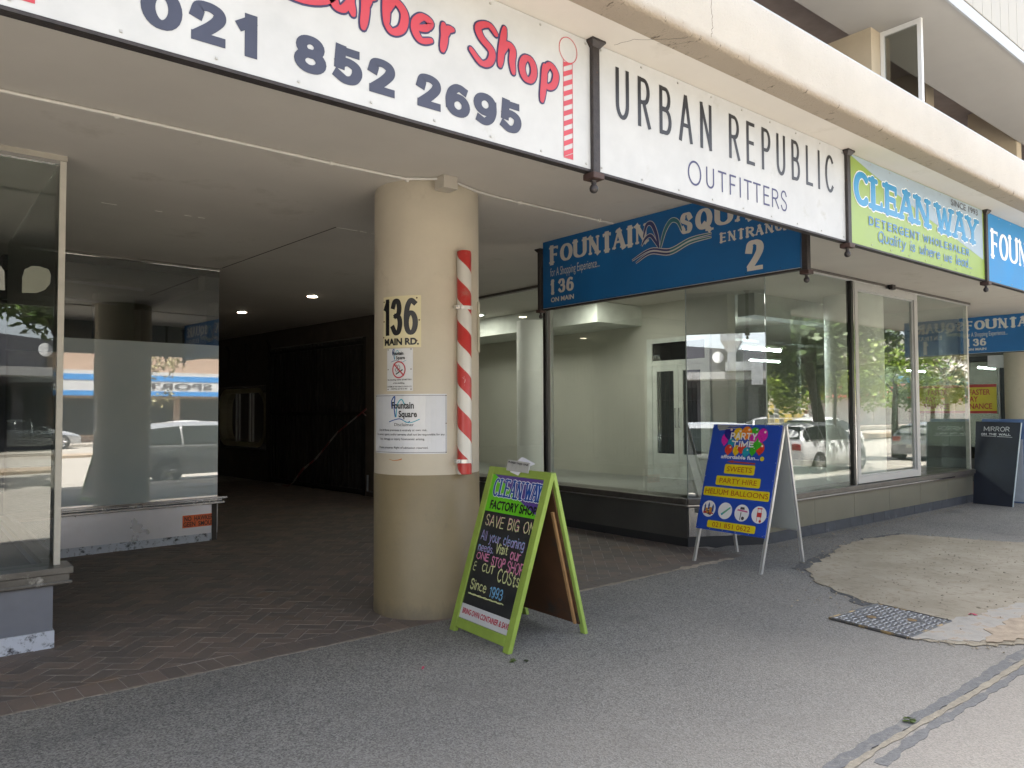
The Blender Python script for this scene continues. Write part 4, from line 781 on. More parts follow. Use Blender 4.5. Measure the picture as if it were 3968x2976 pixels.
def entrance_sign(x, num, label, name='entrance_sign'):
    s = thing(name, (x, 4.5, 2.66), label, 'sign', 'blue hanging entrance signs')
    f = Fr((x, 5.98, 0), (0, -1, 0))
    MB().fbox(f, .0, 2.95, 2.672, 3.385, -.03, 0).build('panel', BLUESIGN, s)
    MB().fbox(f, .0, 2.95, 2.655, 2.671, -.04, .004).build('bottom_rail', IRON, s); MB().fbox(f, .0, 2.95, 2.6712, 2.676, 0, .003).build('bottom_trim', ALU, s)
    mb = MB(); U = lambda y: 5.98-y
    slab(mb, f, [('F', .112, .255), ('O', .268, .458), ('U', .468, .66), ('N', .682, .84), ('T', .865, 1.008), ('A', 1.003, 1.178), ('I', 1.205, 1.262), ('N', 1.295, 1.452)], 3.138, 3.314, .056, .022, .013)
    slab(mb, f, [('S', 1.818, 1.955), ('Q', 1.982, 2.16), ('U', 2.18, 2.365), ('A', 2.375, 2.548), ('R', 2.56, 2.71), ('E', 2.725, 2.85)], 3.135, 3.314, .056, .022, .013)
    slab(mb, f, [('E', 2.233, 2.297), ('N', 2.312, 2.385), ('T', 2.40, 2.47), ('R', 2.482, 2.56), ('A', 2.566, 2.64), ('N', 2.655, 2.728), ('C', 2.742, 2.805), ('E', 2.815, 2.872)], 2.990, 3.068, .023, .010, .005)
    tb(mb, 'for A Shopping Experience...', f, .116, .838, 3.003, 3.09, .0015, .0)
    slab(mb, f, [('1', .122, .175), ('3', .235, .345), ('6', .36, .472)], 2.818, 2.958, .040, .018, .006); tb(mb, 'ON MAIN', f, .124, .47, 2.729, 2.779, .0015, .03)
    ts(mb, num, f, *((2.47, 2.646) if num == '2' else (2.50, 2.60)), 2.712, 2.957, .0015, .066, .034, .004 if num == '1' else 0)
    mb.build('lettering', SILVERINK, s)
    a, b_, c_ = MB(), MB(), MB(); fountain(f, a, b_, c_, .37, 3.06, .89, .0015)
    a.build('fountain_outline', SILVERINK, s); b_.build('fountain_purple', PURP, s); c_.build('fountain_teal', TEAL, s)
    mb = MB()
    for i in range(9): mb.fbox(f, .3+i*.31, .306+i*.31, 2.695, 2.70, 0, .003)
    mb.build('screw', BLACKM, s)
    return s
entrance_sign(5.304, '2', 'blue FOUNTAIN SQUARE ENTRANCE 2 sign hanging across the entrance beside the round column')
entrance_sign(16.396, '1', 'blue FOUNTAIN SQUARE sign hanging across the farther entrance at the right edge')
s = sign_board('fountain_square_sign', 7.675, 10.16, BLUESIGN2, 'bright blue FOUNTAIN SQUARE fascia sign cut off by the right edge')
mb = MB(); slab(mb, FS, [('F', 7.80, 7.985), ('O', 8.0, 8.24), ('U', 8.255, 8.50), ('N', 8.525, 8.735), ('T', 8.76, 8.95), ('A', 8.96, 9.18), ('I', 9.2, 9.28), ('N', 9.31, 9.52)], 3.0, 3.248, .06, .024, .018); mb.build('lettering', WHITEINK, s)
sign_board('blank_fascia_sign', 10.25, 12.7, WHITE, 'white fascia sign beyond the blue one outside the frame')
# brackets / posts
def bracket_proto(loc, label):
    x, y = loc; r = thing('sign_post', (x, y, 2.7), label, 'sign post', 'dark iron sign posts under the canopy')
    MB().box(x-.024, x+.024, y-.024, y+.024, 2.745, 3.375).build('post', IRON, r, bevel=.004)
    mb = MB(); mb.hexa([(x-.026, y-.026, 3.365), (x+.026, y-.026, 3.365), (x+.026, y+.026, 3.365), (x-.026, y+.026, 3.365)], [(x-.044, y-.044, 3.388), (x+.044, y-.044, 3.388), (x+.044, y+.044, 3.388), (x-.044, y+.044, 3.388)])
    mb.box(x-.046, x+.046, y-.046, y+.046, 3.388, 3.3995); mb.build('top_plate', IRON, r)
    MB().box(x-.038, x+.038, y-.038, y+.038, 2.716, 2.748).build('collar', M('rusty_collar', (.06, .035, .03), .6, .3, var=.3, vs=20), r, bevel=.005)
    MB().lathe(x, y, [(.018, 2.716), (.010, 2.710), (.010, 2.704), (.014, 2.701), (.009, 2.697), (.014, 2.694), (.020, 2.685), (.022, 2.675), (.020, 2.664), (.013, 2.656), (.005, 2.653)], 20).build('ball_finial', IRON, r, 'all')
    return r
p0 = bracket_proto((2.606, 2.562), 'dark iron post with ball finial between the barber sign and the URBAN REPUBLIC sign')
dup(p0, (5.104, 2.562, 2.7), 'iron post with ball finial between URBAN REPUBLIC and the green CLEAN WAY sign')
dup(p0, (7.652, 2.562, 2.7), 'iron post with ball finial between green CLEAN WAY and the bright blue sign')
dup(p0, (10.2, 2.575, 2.7), 'dark iron post with ball finial at the far end of the bright blue sign')
dup(p0, (5.304, 6.02, 2.62), 'dark iron post at the inner left end of the blue ENTRANCE 2 sign')
dup(p0, (5.31, 2.985, 2.60), 'dark iron post with ball finial at the street end of the blue ENTRANCE 2 sign')
dup(p0, (16.40, 5.99, 2.6), 'dark iron post beside the white box at the inner end of the farther blue sign')
for o_, e_ in (((5.304, 6.02), 0), ((5.31, 2.985), 0), ((16.40, 5.99), 0)):
    pass

# ================================================================== SIGNS AND POLE ON THE COLUMN
CY = Cyl((3.393, 5.283), .43)
U = CY.u
def cpanel(name, a0, a1, z0, z1, mat, root, n0=.001, n1=.004, cut=0):
    mb = MB(); k_ = 16; vs = []
    for i in range(k_+1):
        u = U(a0)+(U(a1)-U(a0))*i/k_
        vs += [CY.p(u, z0, n0), CY.p(u, z0, n1), CY.p(u, z1, n1), CY.p(u, z1, n0)]
    mb.add(vs, [(4*i+j, 4*i+4+j, 4*i+4+(j+1) % 4, 4*i+(j+1) % 4) for i in range(k_) for j in range(4)]+[(3, 2, 1, 0), (4*k_, 4*k_+1, 4*k_+2, 4*k_+3)])
    return mb.build(name, mat, root)
def screws(root, pts, r=.007):
    mb = MB()
    for a, z in pts: disc(mb, CY, U(a), z, r, r, .0068, 8)
    mb.build('screw', M('screw_rust', (.12, .07, .04), .6, .5), root)
s = thing('address_sign', CY.p(U(-151), 2.09), 'cream 136 MAIN RD. number sign on the round column', 'sign')
cpanel('panel', -174.5, -128.7, 2.09, 2.493, M('cream_sign', (.66, .60, .38), .5, var=.03), s)
mb = MB()
ts(mb, '1', CY, U(-173.4), U(-163.8), 2.19, 2.470, .0062, .040, .034); ts(mb, '3', CY, U(-162.9), U(-148.5), 2.187, 2.470, .0062, .042, .034); ts(mb, '6', CY, U(-147.1), U(-131.6), 2.185, 2.472, .0062, .042, .034)
tb(mb, 'MAIN RD.', CY, U(-172), U(-130.8), 2.108, 2.163, .0062, .045); mb.build('lettering', INKBLACK, s)
screws(s, [(-173, 2.455), (-133, 2.472), (-173, 2.3), (-130.5, 2.30), (-173.5, 2.175), (-133, 2.14)])
def fsq(root, ac, z, sc, n=.0062):
    uc = U(ac); a, b_, c_, d_ = MB(), MB(), MB(), MB()
    tb(a, 'Fountain', CY, uc-.33*sc, uc+.30*sc, z+.02*sc, z+.20*sc, n+.001, .03); tb(a, 'Square', CY, uc-.12*sc, uc+.38*sc, z-.20*sc, z-.03*sc, n+.001, .03)
    def P(pts): return [(uc+x*sc, z+y*sc) for x, y in curve(pts)]
    ribbon(b_, CY, P([(-.22, -.2), (-.26, .05), (-.24, .33), (-.34, .22), (-.33, .02)]), lambda *q: .035*sc, n, ext=False); ribbon(c_, CY, P([(-.2, -.2), (-.16, .12), (-.04, .26), (.04, .14)]), lambda *q: .03*sc, n+.0002, ext=False)
    ribbon(b_, CY, P([(-.43, -.32), (-.1, -.24), (.1, -.33), (.2, -.3)]), lambda *q: .022*sc, n+.0001, ext=False); ribbon(c_, CY, P([(.0, -.28), (.2, -.34), (.45, -.25)]), lambda *q: .022*sc, n+.0003, ext=False)
    a.build('logo_lettering', INKBLACK, root); b_.build('logo_fountain', M('logo_blue', (.02, .08, .30), .5), root); c_.build('logo_waves', M('logo_aqua', (.05, .35, .45), .5), root)
s = thing('no_smoking_sign', CY.p(U(-153), 1.75), 'white no smoking notice with red crossed ring under the 136 sign on the column', 'sign')
cpanel('panel', -168.4, -137.2, 1.752, 2.083, M('notice_white', (.62, .63, .65), .4, var=.03), s, .0005, .0035)
fsq(s, -153.5, 2.028, .155, .0055)
mb = MB(); u_ = U(-152.8); ring(mb, CY, u_, 1.917, .055, .010, .006, 32, .062)
ribbon(mb, CY, [(u_-.042, 1.960), (u_+.042, 1.874)], lambda *q: .011, .0072); mb.build('red_ring', INKRED, s)
mb = MB(); ribbon(mb, CY, [(u_-.022, 1.884), (u_+.030, 1.915)], lambda *q: .009, .0055)
ribbon(mb, CY, [(u_-.02+x, 1.90+y) for x, y in curve([(0, 0), (-.012, .02), (.004, .03), (.012, .045), (-.006, .056)])], lambda *q: .004, .0056); ribbon(mb, CY, [(u_-.004+x, 1.905+y) for x, y in curve([(0, 0), (-.006, .014), (.012, .02), (.014, .035), (.002, .05)])], lambda *q: .004, .0057)
tc(mb, 'No Smoking within 20 METERS', CY, u_, 1.834, .0115, .0058, .02, wid=.215); tc(mb, 'of the building.', CY, u_, 1.808, .0115, .0058, .02, wid=.105); tc(mb, 'IN TERMS OF THE TOBACCO PRODUCTS', CY, u_, 1.781, .010, .0058, .02, wid=.216); tc(mb, 'CONTROL ACT 83 of 1993', CY, u_, 1.763, .010, .0058, .02, wid=.145)
mb.build('lettering', INKBLACK, s); screws(s, [(-166.5, 2.075), (-139, 2.075), (-166.5, 1.92), (-139, 1.92), (-166.5, 1.765), (-139, 1.765)], .005)
s = thing('disclaimer_sign', CY.p(U(-140), 1.27), 'wide white Disclaimer notice wrapped round the column below the no smoking notice', 'sign')
cpanel('panel', -192, -102, 1.266, 1.728, M('notice_gloss', (.60, .615, .65), .22, var=.03), s)
mb = MB()
for z in (1.276, 1.716): ribbon(mb, CY, [(U(a), z) for a in range(-191, -102, 4)]+[(U(-103), z)], lambda *q: .003, .0052)
ribbon(mb, CY, [(U(-103), 1.276), (U(-103), 1.716)], lambda *q: .003, .0053); mb.build('border_line', INKBLACK, s)
fsq(s, -148, 1.608, .30, .0055)
mb = MB(); u_ = U(-147)
tc(mb, 'Disclaimer', CY, u_, 1.480, .024, .0062, .0, wid=.165, res=3)
for t_, z, w_ in (('Use of these premises is entirely at own risk.', 1.442, .44), ('The owner, agents and/or servants shall not be responsible for any', 1.408, .62), ('loss, damage or injury howsoever arising.', 1.373, .41), ('Private property. Right of admission reserved.', 1.306, .45)):
    ur = {1.442: U(-122.5), 1.408: U(-104.5), 1.373: U(-125), 1.306: U(-121.5)}[z]; tb(mb, t_, CY, ur-w_, ur, z-.001, z+.0155, .0062, .005, 2)
mb.build('lettering', INKBLACK, s); screws(s, [(-103, 1.716), (-103, 1.50), (-103, 1.276), (-190, 1.716)], .005)
mb = MB(); ribbon(mb, CY, [(U(a), z) for a, z in ((-166, 1.222), (-160, 1.212), (-154, 1.216), (-150, 1.224))], lambda dx, dy, t: .002+.008*t, .0015); tag(mb.build('rust_streak', M('orange_scrape', (.45, .17, .05), .7), colm))
# notice seen edge-on at the right side of the column
s = thing('side_notice', CY.p(U(-42), 2.1), 'notice board wrapped on the far right side of the column, seen edge-on', 'sign')
cpanel('panel', -52, -10, 2.08, 2.49, M('side_notice', (.5, .47, .35), .5), s, .004, .010)
# barber pole
pc = CY.p(U(-85.5), 0, .052); px, py = pc.x, pc.y
mt, t, b = nodes('barber_stripes'); sx_ = t.nodes.new('ShaderNodeSeparateXYZ'); link(t, coord(t), sx_.inputs[0])
an = math_(t, 'DIVIDE', math_(t, 'ARCTAN2', math_(t, 'SUBTRACT', sx_.outputs[1], py), math_(t, 'SUBTRACT', sx_.outputs[0], px)), 2*math.pi)
ph = math_(t, 'FRACT', math_(t, 'ADD', math_(t, 'ADD', math_(t, 'DIVIDE', sx_.outputs[2], .3325), an), .60))
c = mixc(t, math_(t, 'GREATER_THAN', ph, .5), (.62, .60, .55), (.46, .035, .03))
chip = rng(t, noise(t, 16, 6, .8, coord(t, (1, 1, .35))), .66, .69); c = mixc(t, chip, c, (.62, .60, .56)); c = mixc(t, rng(t, noise(t, 5, 5, .7), .58, .75, 0, .5), c, (.30, .26, .22))
link(t, c, b.inputs['Base Color']); b.inputs['Roughness'].default_value = .35
bp = thing('barber_pole', (px, py, 1.1), 'red and white spiral striped barber pole clamped upright on the round column', 'barber pole')
MB().lathe(px, py, [(.052, 1.103), (.056, 1.106), (.056, 2.845), (.052, 2.85)], 36).build('shaft', mt, bp, True)
CLP = M('clamp_steel', (.60, .58, .55), .35, .6, var=.15, vs=30, dirt=(.2, .15, .1), ds=40, dl=.66)
for z in (1.205, 2.40):
    mb = MB(); pts = [(px+.0585*math.cos(R(a)), py+.0585*math.sin(R(a))) for a in range(-190, 15, 12)]
    for i in range(len(pts)-1):
        (x0, y0), (x1, y1) = pts[i], pts[i+1]; k0 = (px+.064*math.cos(R(-190+12*i)), py+.064*math.sin(R(-190+12*i))); k1 = (px+.064*math.cos(R(-178+12*i)), py+.064*math.sin(R(-178+12*i)))
        mb.hexa([(x0, y0, z-.014), (x1, y1, z-.014), (*k1, z-.014), (*k0, z-.014)][::-1], [(x0, y0, z+.014), (x1, y1, z+.014), (*k1, z+.014), (*k0, z+.014)][::-1])
    mb.box(px-.092, px-.056, py-.022, py+.012, z-.013, z+.015); mb.tube([(px-.074, py-.034, z), (px-.074, py-.02, z)], .007, 6); mb.build('clamp', CLP, bp)

# ================================================================== A-BOARDS
def board_quad(fr, bl, br, tr, tl, n0, n1, mb):
    q = [bl, br, tr, tl]; mb.add([fr.p(*p, n0) for p in q]+[fr.p(*p, n1) for p in q], [(3, 2, 1, 0), (4, 5, 6, 7)]+[(i, (i+1) % 4, 4+(i+1) % 4, 4+i) for i in range(4)])
LIME = M('lime_paint', (.25, .35, .06), .45, var=.12, vs=7, dirt=(.13, .17, .03), ds=26, dl=.66, bs=.15, bsc=90)
LIMEL = M('lime_paint_edge', (.30, .42, .09), .45, var=.08, vs=8, dirt=(.16, .2, .04), ds=30, dl=.7)
g = thing('chalk_a_board', (3.5, 4.23, 0), 'lime green framed wooden A-board with chalk writing standing in front of the round column', 'A-board')
FG = Fr((3.151, 4.572, 0), (-.045, -.999, 0), (.275, -.012, .961)); FG.V = V3((.275, -.012, .961)); FG.N = FG.U.cross(FG.V).normalized()
mb = MB(); board_quad(FG, (-.04, 0), (.024, .0), (.062, 1.225), (-.0, 1.225), -.035, 0, mb); mb.build('frame_stile', LIME, g, bevel=.004); mb = MB(); board_quad(FG, (.620, 0), (.685, 0), (.742, 1.218), (.676, 1.222), -.035, 0, mb)
fr_ = mb.build('frame_stile', LIME, g, bevel=.004)
mb = MB(); board_quad(FG, (.024, .035), (.620, .035), (.621, .105), (.026, .105), -.033, -.002, mb); mb.build('frame_rail', LIME, g, bevel=.004); mb = MB(); board_quad(FG, (.060, 1.168), (.675, 1.164), (.678, 1.222), (.061, 1.226), -.033, -.002, mb); mb.build('frame_rail', LIME, g, bevel=.004)
mb = MB(); board_quad(FG, (.02, .09), (.625, .09), (.685, 1.18), (.055, 1.18), -.028, -.014, mb); mb.build('blackboard', M('blackboard', (.018, .019, .02), .55, var=.3, vs=5, dirt=(.035, .036, .037), ds=7), g)
mb = MB(); board_quad(FG, (.0455, .893), (.664, .893), (.6745, 1.167), (.056, 1.172), -.0138, -.0125, mb); hd = mb.build('printed_header', M('header_green', (.13, .52, .015), .4), g)
mb = MB(); mb.poly(FG, [(.075, 1.172), (.30, 1.075), (.48, .985), (.662, .915), (.672, 1.168)], -.0118); mb.build('purple_field', M('header_purple', (.10, .055, .27), .4), hd)
CG = (('C', .100, .168, 1.006, 1.142), ('L', .176, .232, 1.008, 1.140), ('E', .240, .302, 1.008, 1.140), ('A', .304, .378, 1.006, 1.140), ('N', .384, .456, 1.004, 1.136), ('W', .482, .570, 1.006, 1.136), ('A', .566, .634, 1.006, 1.136), ('Y', .618, .672, 1.006, 1.134))
mb = MB(); chunky(mb, FG, CG, .020, .013, .009, -.0112, .007); mb.build('header_halo', WHITEINK, hd)
mb = MB(); chunky(mb, FG, CG, .020, .013, .0, -.0096, .007); mb.build('header_lettering', M('royal_blue_ink', (.005, .07, .34), .4), hd)
mb = MB(); tb(mb, 'FACTORY SHOP', FG, .104, .655, .912, .978, -.011, .035); mb.build('header_subline', INKBLACK, hd)
mb = MB(); board_quad(FG, (.0255, .107), (.620, .107), (.627, .210), (.034, .210), -.0138, -.0125, mb); wl = mb.build('white_strip', WPLAIN, g)
mb = MB(); tb(mb, 'BRING OWN CONTAINER & SAVE!', FG, .056, .632, .142, .182, -.0115, .03, shear=.08); mb.build('strip_lettering', M('crimson_ink', (.42, .015, .04), .5), wl)
CH = {'y': M('chalk_yellow', (.55, .58, .27), .9, var=.3, vs=90), 'p': M('chalk_pink', (.58, .20, .34), .9, var=.3, vs=90), 'b': M('chalk_blue', (.16, .38, .60), .9, var=.3, vs=90), 'l': M('chalk_lilac', (.36, .26, .5), .9, var=.3, vs=90)}
CHK = [('SAVE BIG ON', .09, .668, .788, .868, 'py', .0078, 0), ('All your cleaning', .076, .600, .680, .752, 'bl', .0060, -.005), ('needs.', .072, .265, .600, .660, 'bl', .0060, 0), ('Visit', .288, .430, .612, .682, 'y', .0060, 0), ('our', .468, .585, .593, .668, 'p', .0060, 0),
       ('ONE', .074, .232, .540, .590, 'p', .0060, 0), ('STOP', .268, .432, .520, .584, 'p', .0060, 0), ('SHOP', .460, .645, .505, .582, 'p', .0060, 0), ('CUT', .175, .325, .462, .520, 'y', .0062, 0), ('COSts', .375, .630, .425, .512, 'y', .0062, 0),
       ('Since', .080, .280, .325, .396, 'y', .0062, 0), ('1993', .325, .480, .310, .382, 'b', .0062, 0)]
bbm = {k_: MB() for k_ in CH}
for tx, a, b_, v0, v1, cs, w_, rs_ in CHK:
    for q, cc in enumerate(cs if len(cs) > 1 else cs+cs):
        ts(bbm[cc], tx, FG, a+.003*q, b_+.003*q, v0-.003*q, v1-.003*q, -.0133+.0005*q+.0001*random.random(), w_*(.75 if len(cs) > 1 or q else 1), jit=.0016, rise=rs_, rnd=True)
ts(bbm['y'], 'C', FG, .070, .100, .485, .518, -.0125, .005, jit=.001, rnd=True); ts(bbm['y'], 'C', FG, .066, .100, .450, .490, -.0121, .005, jit=.001, rnd=True)
ribbon(bbm['y'], FG, [(.078+i*.0215, .290+.003*math.sin(i*2.1)) for i in range(21)], lambda dx, dy, t: .006, -.0124); ribbon(bbm['y'], FG, [(.085+i*.021, .286+.002*math.sin(i*1.7)) for i in range(20)], lambda dx, dy, t: .004, -.0120)
for k_, q in bbm.items(): q.build('chalk_writing', CH[k_], g)
# back leaf of the A-board
BL_, BR_ = V3((3.857, 3.885, 0)), V3((3.868, 4.60, 0)); FB = Fr(BL_, BR_-BL_); FB.V = (V3((3.512, 3.838, 1.17))-BL_).normalized(); FB.N = FB.U.cross(FB.V).normalized(); HB = (V3((3.512, 3.838, 1.17))-BL_).length
mb = MB(); board_quad(FB, (0, 0), (.05, 0), (.05, HB), (0, HB), -.03, 0, mb); mb.build('rear_stile', LIMEL, g, bevel=.004); mb = MB(); board_quad(FB, (.66, 0), (.71, 0), (.71, HB), (.66, HB), -.03, 0, mb); mb.build('rear_stile', LIMEL, g, bevel=.004)
mb = MB(); board_quad(FB, (.05, HB-.06), (.66, HB-.06), (.66, HB-.002), (.05, HB-.002), -.028, -.002, mb); mb.build('rear_rail', LIME, g)
mb = MB(); board_quad(FB, (.03, .085), (.68, .085), (.68, HB-.03), (.03, HB-.03), -.042, -.030, mb); mb.build('rear_panel', M('brown_hardboard', (.085, .038, .018), .6, var=.3, vs=3, dirt=(.045, .035, .03), ds=4, dl=.55), g)
mb = MB(); board_quad(FB, (.052, .09), (.075, .09), (.075, HB-.28), (.052, HB-.28), -.058, -.0425, mb); mb.build('batten', M('raw_wood', (.40, .23, .10), .7, var=.2, vs=6, stretch=(6, 6, 1)), g)
mb = MB(); mb.tube([FG.p(.70, 1.19, -.03), FB.p(.01, HB-.03, -.02)], .006, 6); mb.tube([FG.p(.02, 1.19, -.03), FB.p(.69, HB-.03, -.02)], .006, 6); mb.build('hinge', IRON, g)
lh = thing('leaflet_holder', FG.p(.36, 1.2, 0), 'clear PLEASE TAKE ONE leaflet pocket with white papers on top of the green board', 'leaflet holder')
def lq(x, y): return FG_uv(1720+x*.2713, 1750+y*.2713)
def FG_uv(px_, py_):
    d = fw+rt*((px_-1984)/FPX)-up*((py_-1488)/FPX); C_ = V3((0, 0, 1.6)); t_ = (FG.O-C_).dot(FG.N)/d.dot(FG.N); p_ = C_+d*t_-FG.O
    den = 1-FG.U.dot(FG.V)**2; a, b2 = p_.dot(FG.U), p_.dot(FG.V); return ((a-b2*FG.U.dot(FG.V))/den, (b2-a*FG.U.dot(FG.V))/den)
c4 = [lq(905, 268), lq(1215, 312), lq(1243, 165), lq(932, 112)]
mb = MB(); board_quad(FG, *c4, .004, .010, mb); mb.build('pocket', M('milky_pocket', (.42, .42, .40), .3, var=.08, vs=20), lh)
FT = Fr(FG.p(*c4[3], .0115), FG.p(*c4[2], .0115)-FG.p(*c4[3], .0115)); FT.V = (FG.p(*c4[3], 0)-FG.p(*c4[0], 0)).normalized(); FT.N = FT.U.cross(FT.V).normalized()
W4 = (FG.p(*c4[2])-FG.p(*c4[3])).length; mb = MB(); tb(mb, 'PLEASE TAKE ONE', FT, .012, W4-.012, -.025, -.011, 0, .04); mb.build('lettering', INKBLACK, lh)
mb = MB(); rows = 7
for sh in range(3):
    vs = []; of = sh*.006
    for i in range(rows):
        t_ = i/(rows-1); bend = -.002-.09*t_*t_
        for j in range(2):
            u_ = c4[3][0]+.045+.105*j+t_*(.03+.05*j)+of; v_ = c4[3][1]-.09+.125*t_-(.02*j)-.02*t_*t_*j; vs.append(FG.p(u_, v_, .002-of*.5+bend*.6))
    vs += [p_-FG.N*.0008 for p_ in vs]; n_ = rows*2
    mb.add(vs, [(2*i, 2*i+1, 2*i+3, 2*i+2) for i in range(rows-1)]+[(n_+2*i+2, n_+2*i+3, n_+2*i+1, n_+2*i) for i in range(rows-1)]+[(2*i+2, n_+2*i+2, n_+2*i, 2*i) for i in range(rows-1)]+[(2*i+1, n_+2*i+1, n_+2*i+3, 2*i+3) for i in range(rows-1)])
mb.build('paper', M('paper_white', (.74, .75, .80), .8, var=.05, vs=60), lh)

# --- party board
g = thing('party_a_board', (6.94, 4.6, 0), 'blue PARTY TIME A-board with yellow labels and grey metal legs by the shop corner', 'A-board')
FA = Fr((6.532, 5.0, 0), (-.048, -.999, 0)); FA.V = V3((.284, -.014, .959)); FA.N = FA.U.cross(FA.V).normalized()
LEGM = M('leg_aluminium', (.52, .52, .51), .35, .5, var=.08)
for u_ in (-.018, .802):
    mb = MB(); mb.fbox(FA, u_-.004, u_+.024, 0, 1.49, -.03, -.002); mb.build('leg', LEGM, g)
FZ = Fr((7.345, 4.205, 0), (7.339-7.345, .80, 0)); FZ.V = (V3((6.955, 4.14, 1.43))-V3((7.345, 4.205, 0))).normalized(); FZ.N = FZ.U.cross(FZ.V).normalized()
for u_ in (0, .79):
    mb = MB(); mb.fbox(FZ, u_, u_+.028, 0, 1.485, -.028, 0); mb.build('leg', LEGM, g)
mb = MB(); mb.fbox(FZ, .028, .79, .36, .40, -.024, -.004); mb.fbox(FZ, .028, .79, 1.45, 1.484, -.024, -.004); mb.build('crossbar', LEGM, g)
MB().fbox(FZ, .02, .80, .38, 1.46, -.038, -.030).build('rear_panel', M('grey_back_panel', (.36, .38, .35), .6, var=.05), g)
MB().fbox(FA, -.045, .808, .348, 1.493, -.001, .008).build('face_panel', M('royal_blue_print', (.018, .07, .42), .4, var=.08, vs=3), g)
pf = g
cols = {'blu': (.02, .02, .22), 'ora': (.80, .22, .01), 'yel': (.80, .50, .01), 'grn': (.05, .40, .02), 'mag': (.62, .02, .36), 'red': (.65, .05, .02), 'cya': (.01, .30, .42), 'lim': (.2, .5, .02)}
BM = {k_: M('balloon_'+k_, v, .35, var=.25, vs=40) for k_, v in cols.items()}; bms = {k_: MB() for k_ in cols}; hi = MB()
BA = [('mag', .138, 1.33, .045, .062), ('cya', .224, 1.29, .04, .05), ('lim', .495, 1.33, .05, .06), ('red', .206, 1.22, .048, .052), ('yel', .304, 1.215, .042, .055), ('red', .369, 1.24, .048, .055), ('cya', .427, 1.20, .042, .05), ('grn', .509, 1.224, .042, .055), ('red', .594, 1.243, .052, .06), ('grn', .552, 1.295, .055, .058),
      ('blu', .18, 1.405, .062, .066), ('yel', .297, 1.392, .060, .066), ('grn', .502, 1.42, .052, .045), ('mag', .495, 1.35, .045, .05), ('ora', .403, 1.408, .064, .066), ('mag', .600, 1.386, .062, .070)]
for i, (k_, u_, v_, a, b_) in enumerate(BA):
    n_ = .0092+i*.00025; disc(bms[k_], FA, u_, v_, a, b_, n_); bms[k_].poly(FA, [(u_-a*.75, v_-b_*.62), (u_, v_-b_*1.28), (u_+a*.75, v_-b_*.62)], n_+.0001); disc(hi, FA, u_+a*.4, v_+b_*.45, a*.22, b_*.2, n_+.0002)
for k_, q in bms.items(): q.build('balloon_print', BM[k_], pf)
hi.build('balloon_highlight', M('hl', (.85, .7, .6), .4), pf)
mb = MB(); ts(mb, 'PARTY', FA, .209, .538, 1.328, 1.404, .0142, .014, sp=3); ts(mb, 'TIME', FA, .246, .514, 1.250, 1.314, .0142, .014, sp=3); tb(mb, 'affordable fun...', FA, .125, .602, 1.119, 1.160, .0095, .03)
for (u_, v_) in ((.084, .568), (.294, .566), (.500, .565), (.704, .568)): disc(mb, FA, u_, v_, .087, .087, .0095, 28)
mb.build('white_print', WHITEINK, pf)
mb = MB()
for q in ((.196, .572, .958, 1.061), (.112, .662, .830, .931), (-.022, .790, .706, .805), (.096, .690, .373, .451)): mb.poly(FA, rrect(*q, .018), .0095)
disc(mb, FA, .636, 1.136, .024, .024, .0095); mb.build('yellow_label', M('label_yellow', (.74, .60, .01), .45, var=.03), pf)
mb = MB(); mb.poly(FA, [(.214, 1.088), (.30, 1.106), (.285, 1.095), (.564, 1.088), (.564, 1.072), (.285, 1.080), (.30, 1.070)], .0095)
tb(mb, 'SWEETS', FA, .23, .538, .983, 1.036, .0105, .0); tb(mb, 'PARTY HIRE', FA, .160, .620, .855, .908, .0105, .0); tb(mb, 'HELIUM BALLOONS', FA, .0, .775, .731, .784, .0105, .0); tb(mb, '021 851 0622', FA, .163, .630, .388, .436, .0105, .0)
mb.build('red_print', M('brick_red_ink', (.40, .05, .012), .5), pf)
mb = MB(); disc(mb, FA, .628, 1.142, .003, .005, .0105, 8); disc(mb, FA, .644, 1.142, .003, .005, .0105, 8); ribbon(mb, FA, curve([(.622, 1.132), (.636, 1.122), (.650, 1.132)]), lambda *q: .003, .0106)
# pictures in the four round labels
disc(mb, FA, .520, .512, .018, .018, .0106, 14); mb.poly(FA, [(.475, .60), (.530, .60), (.525, .625), (.478, .625)], .0106); mb.poly(FA, [(.485, .49), (.492, .49), (.497, .57), (.487, .57)], .0107); mb.poly(FA, [(.05, .52), (.12, .50), (.135, .54), (.06, .56)], .0104); mb.build('dark_print', M('dark_print', (.06, .05, .06), .5), pf)
def pic(name, col, polys, n=.0108):
    q = MB(); [q.poly(FA, p, n+.0001*i) for i, p in enumerate(polys)]; q.build(name, M(name, col, .5), pf)
bx = lambda a, b_, c_, d_: [(a, c_), (b_, c_), (b_, d_), (a, d_)]
pic('castle_print_blue', (.02, .06, .25), [bx(.025, .045, .54, .59), bx(.072, .092, .56, .60), bx(.125, .147, .54, .59), [(.022, .59), (.035, .622), (.048, .59)], [(.068, .60), (.082, .640), (.096, .60)], [(.122, .59), (.136, .622), (.15, .59)]])
pic('castle_print_orange', (.55, .24, .02), [bx(.045, .072, .545, .575), bx(.092, .125, .53, .585), bx(.06, .085, .52, .54)], .0109)
pic('castle_print_red', (.4, .04, .05), [bx(.022, .06, .515, .54), bx(.1, .15, .515, .53)], .0110)
pic('slide_print', (.02, .36, .42), [[(.245, .53), (.262, .515), (.36, .60), (.35, .612)]]); pic('slide_print_green', (.25, .5, .1), [[(.268, .54), (.274, .533), (.35, .60), (.346, .605)]], .0111)
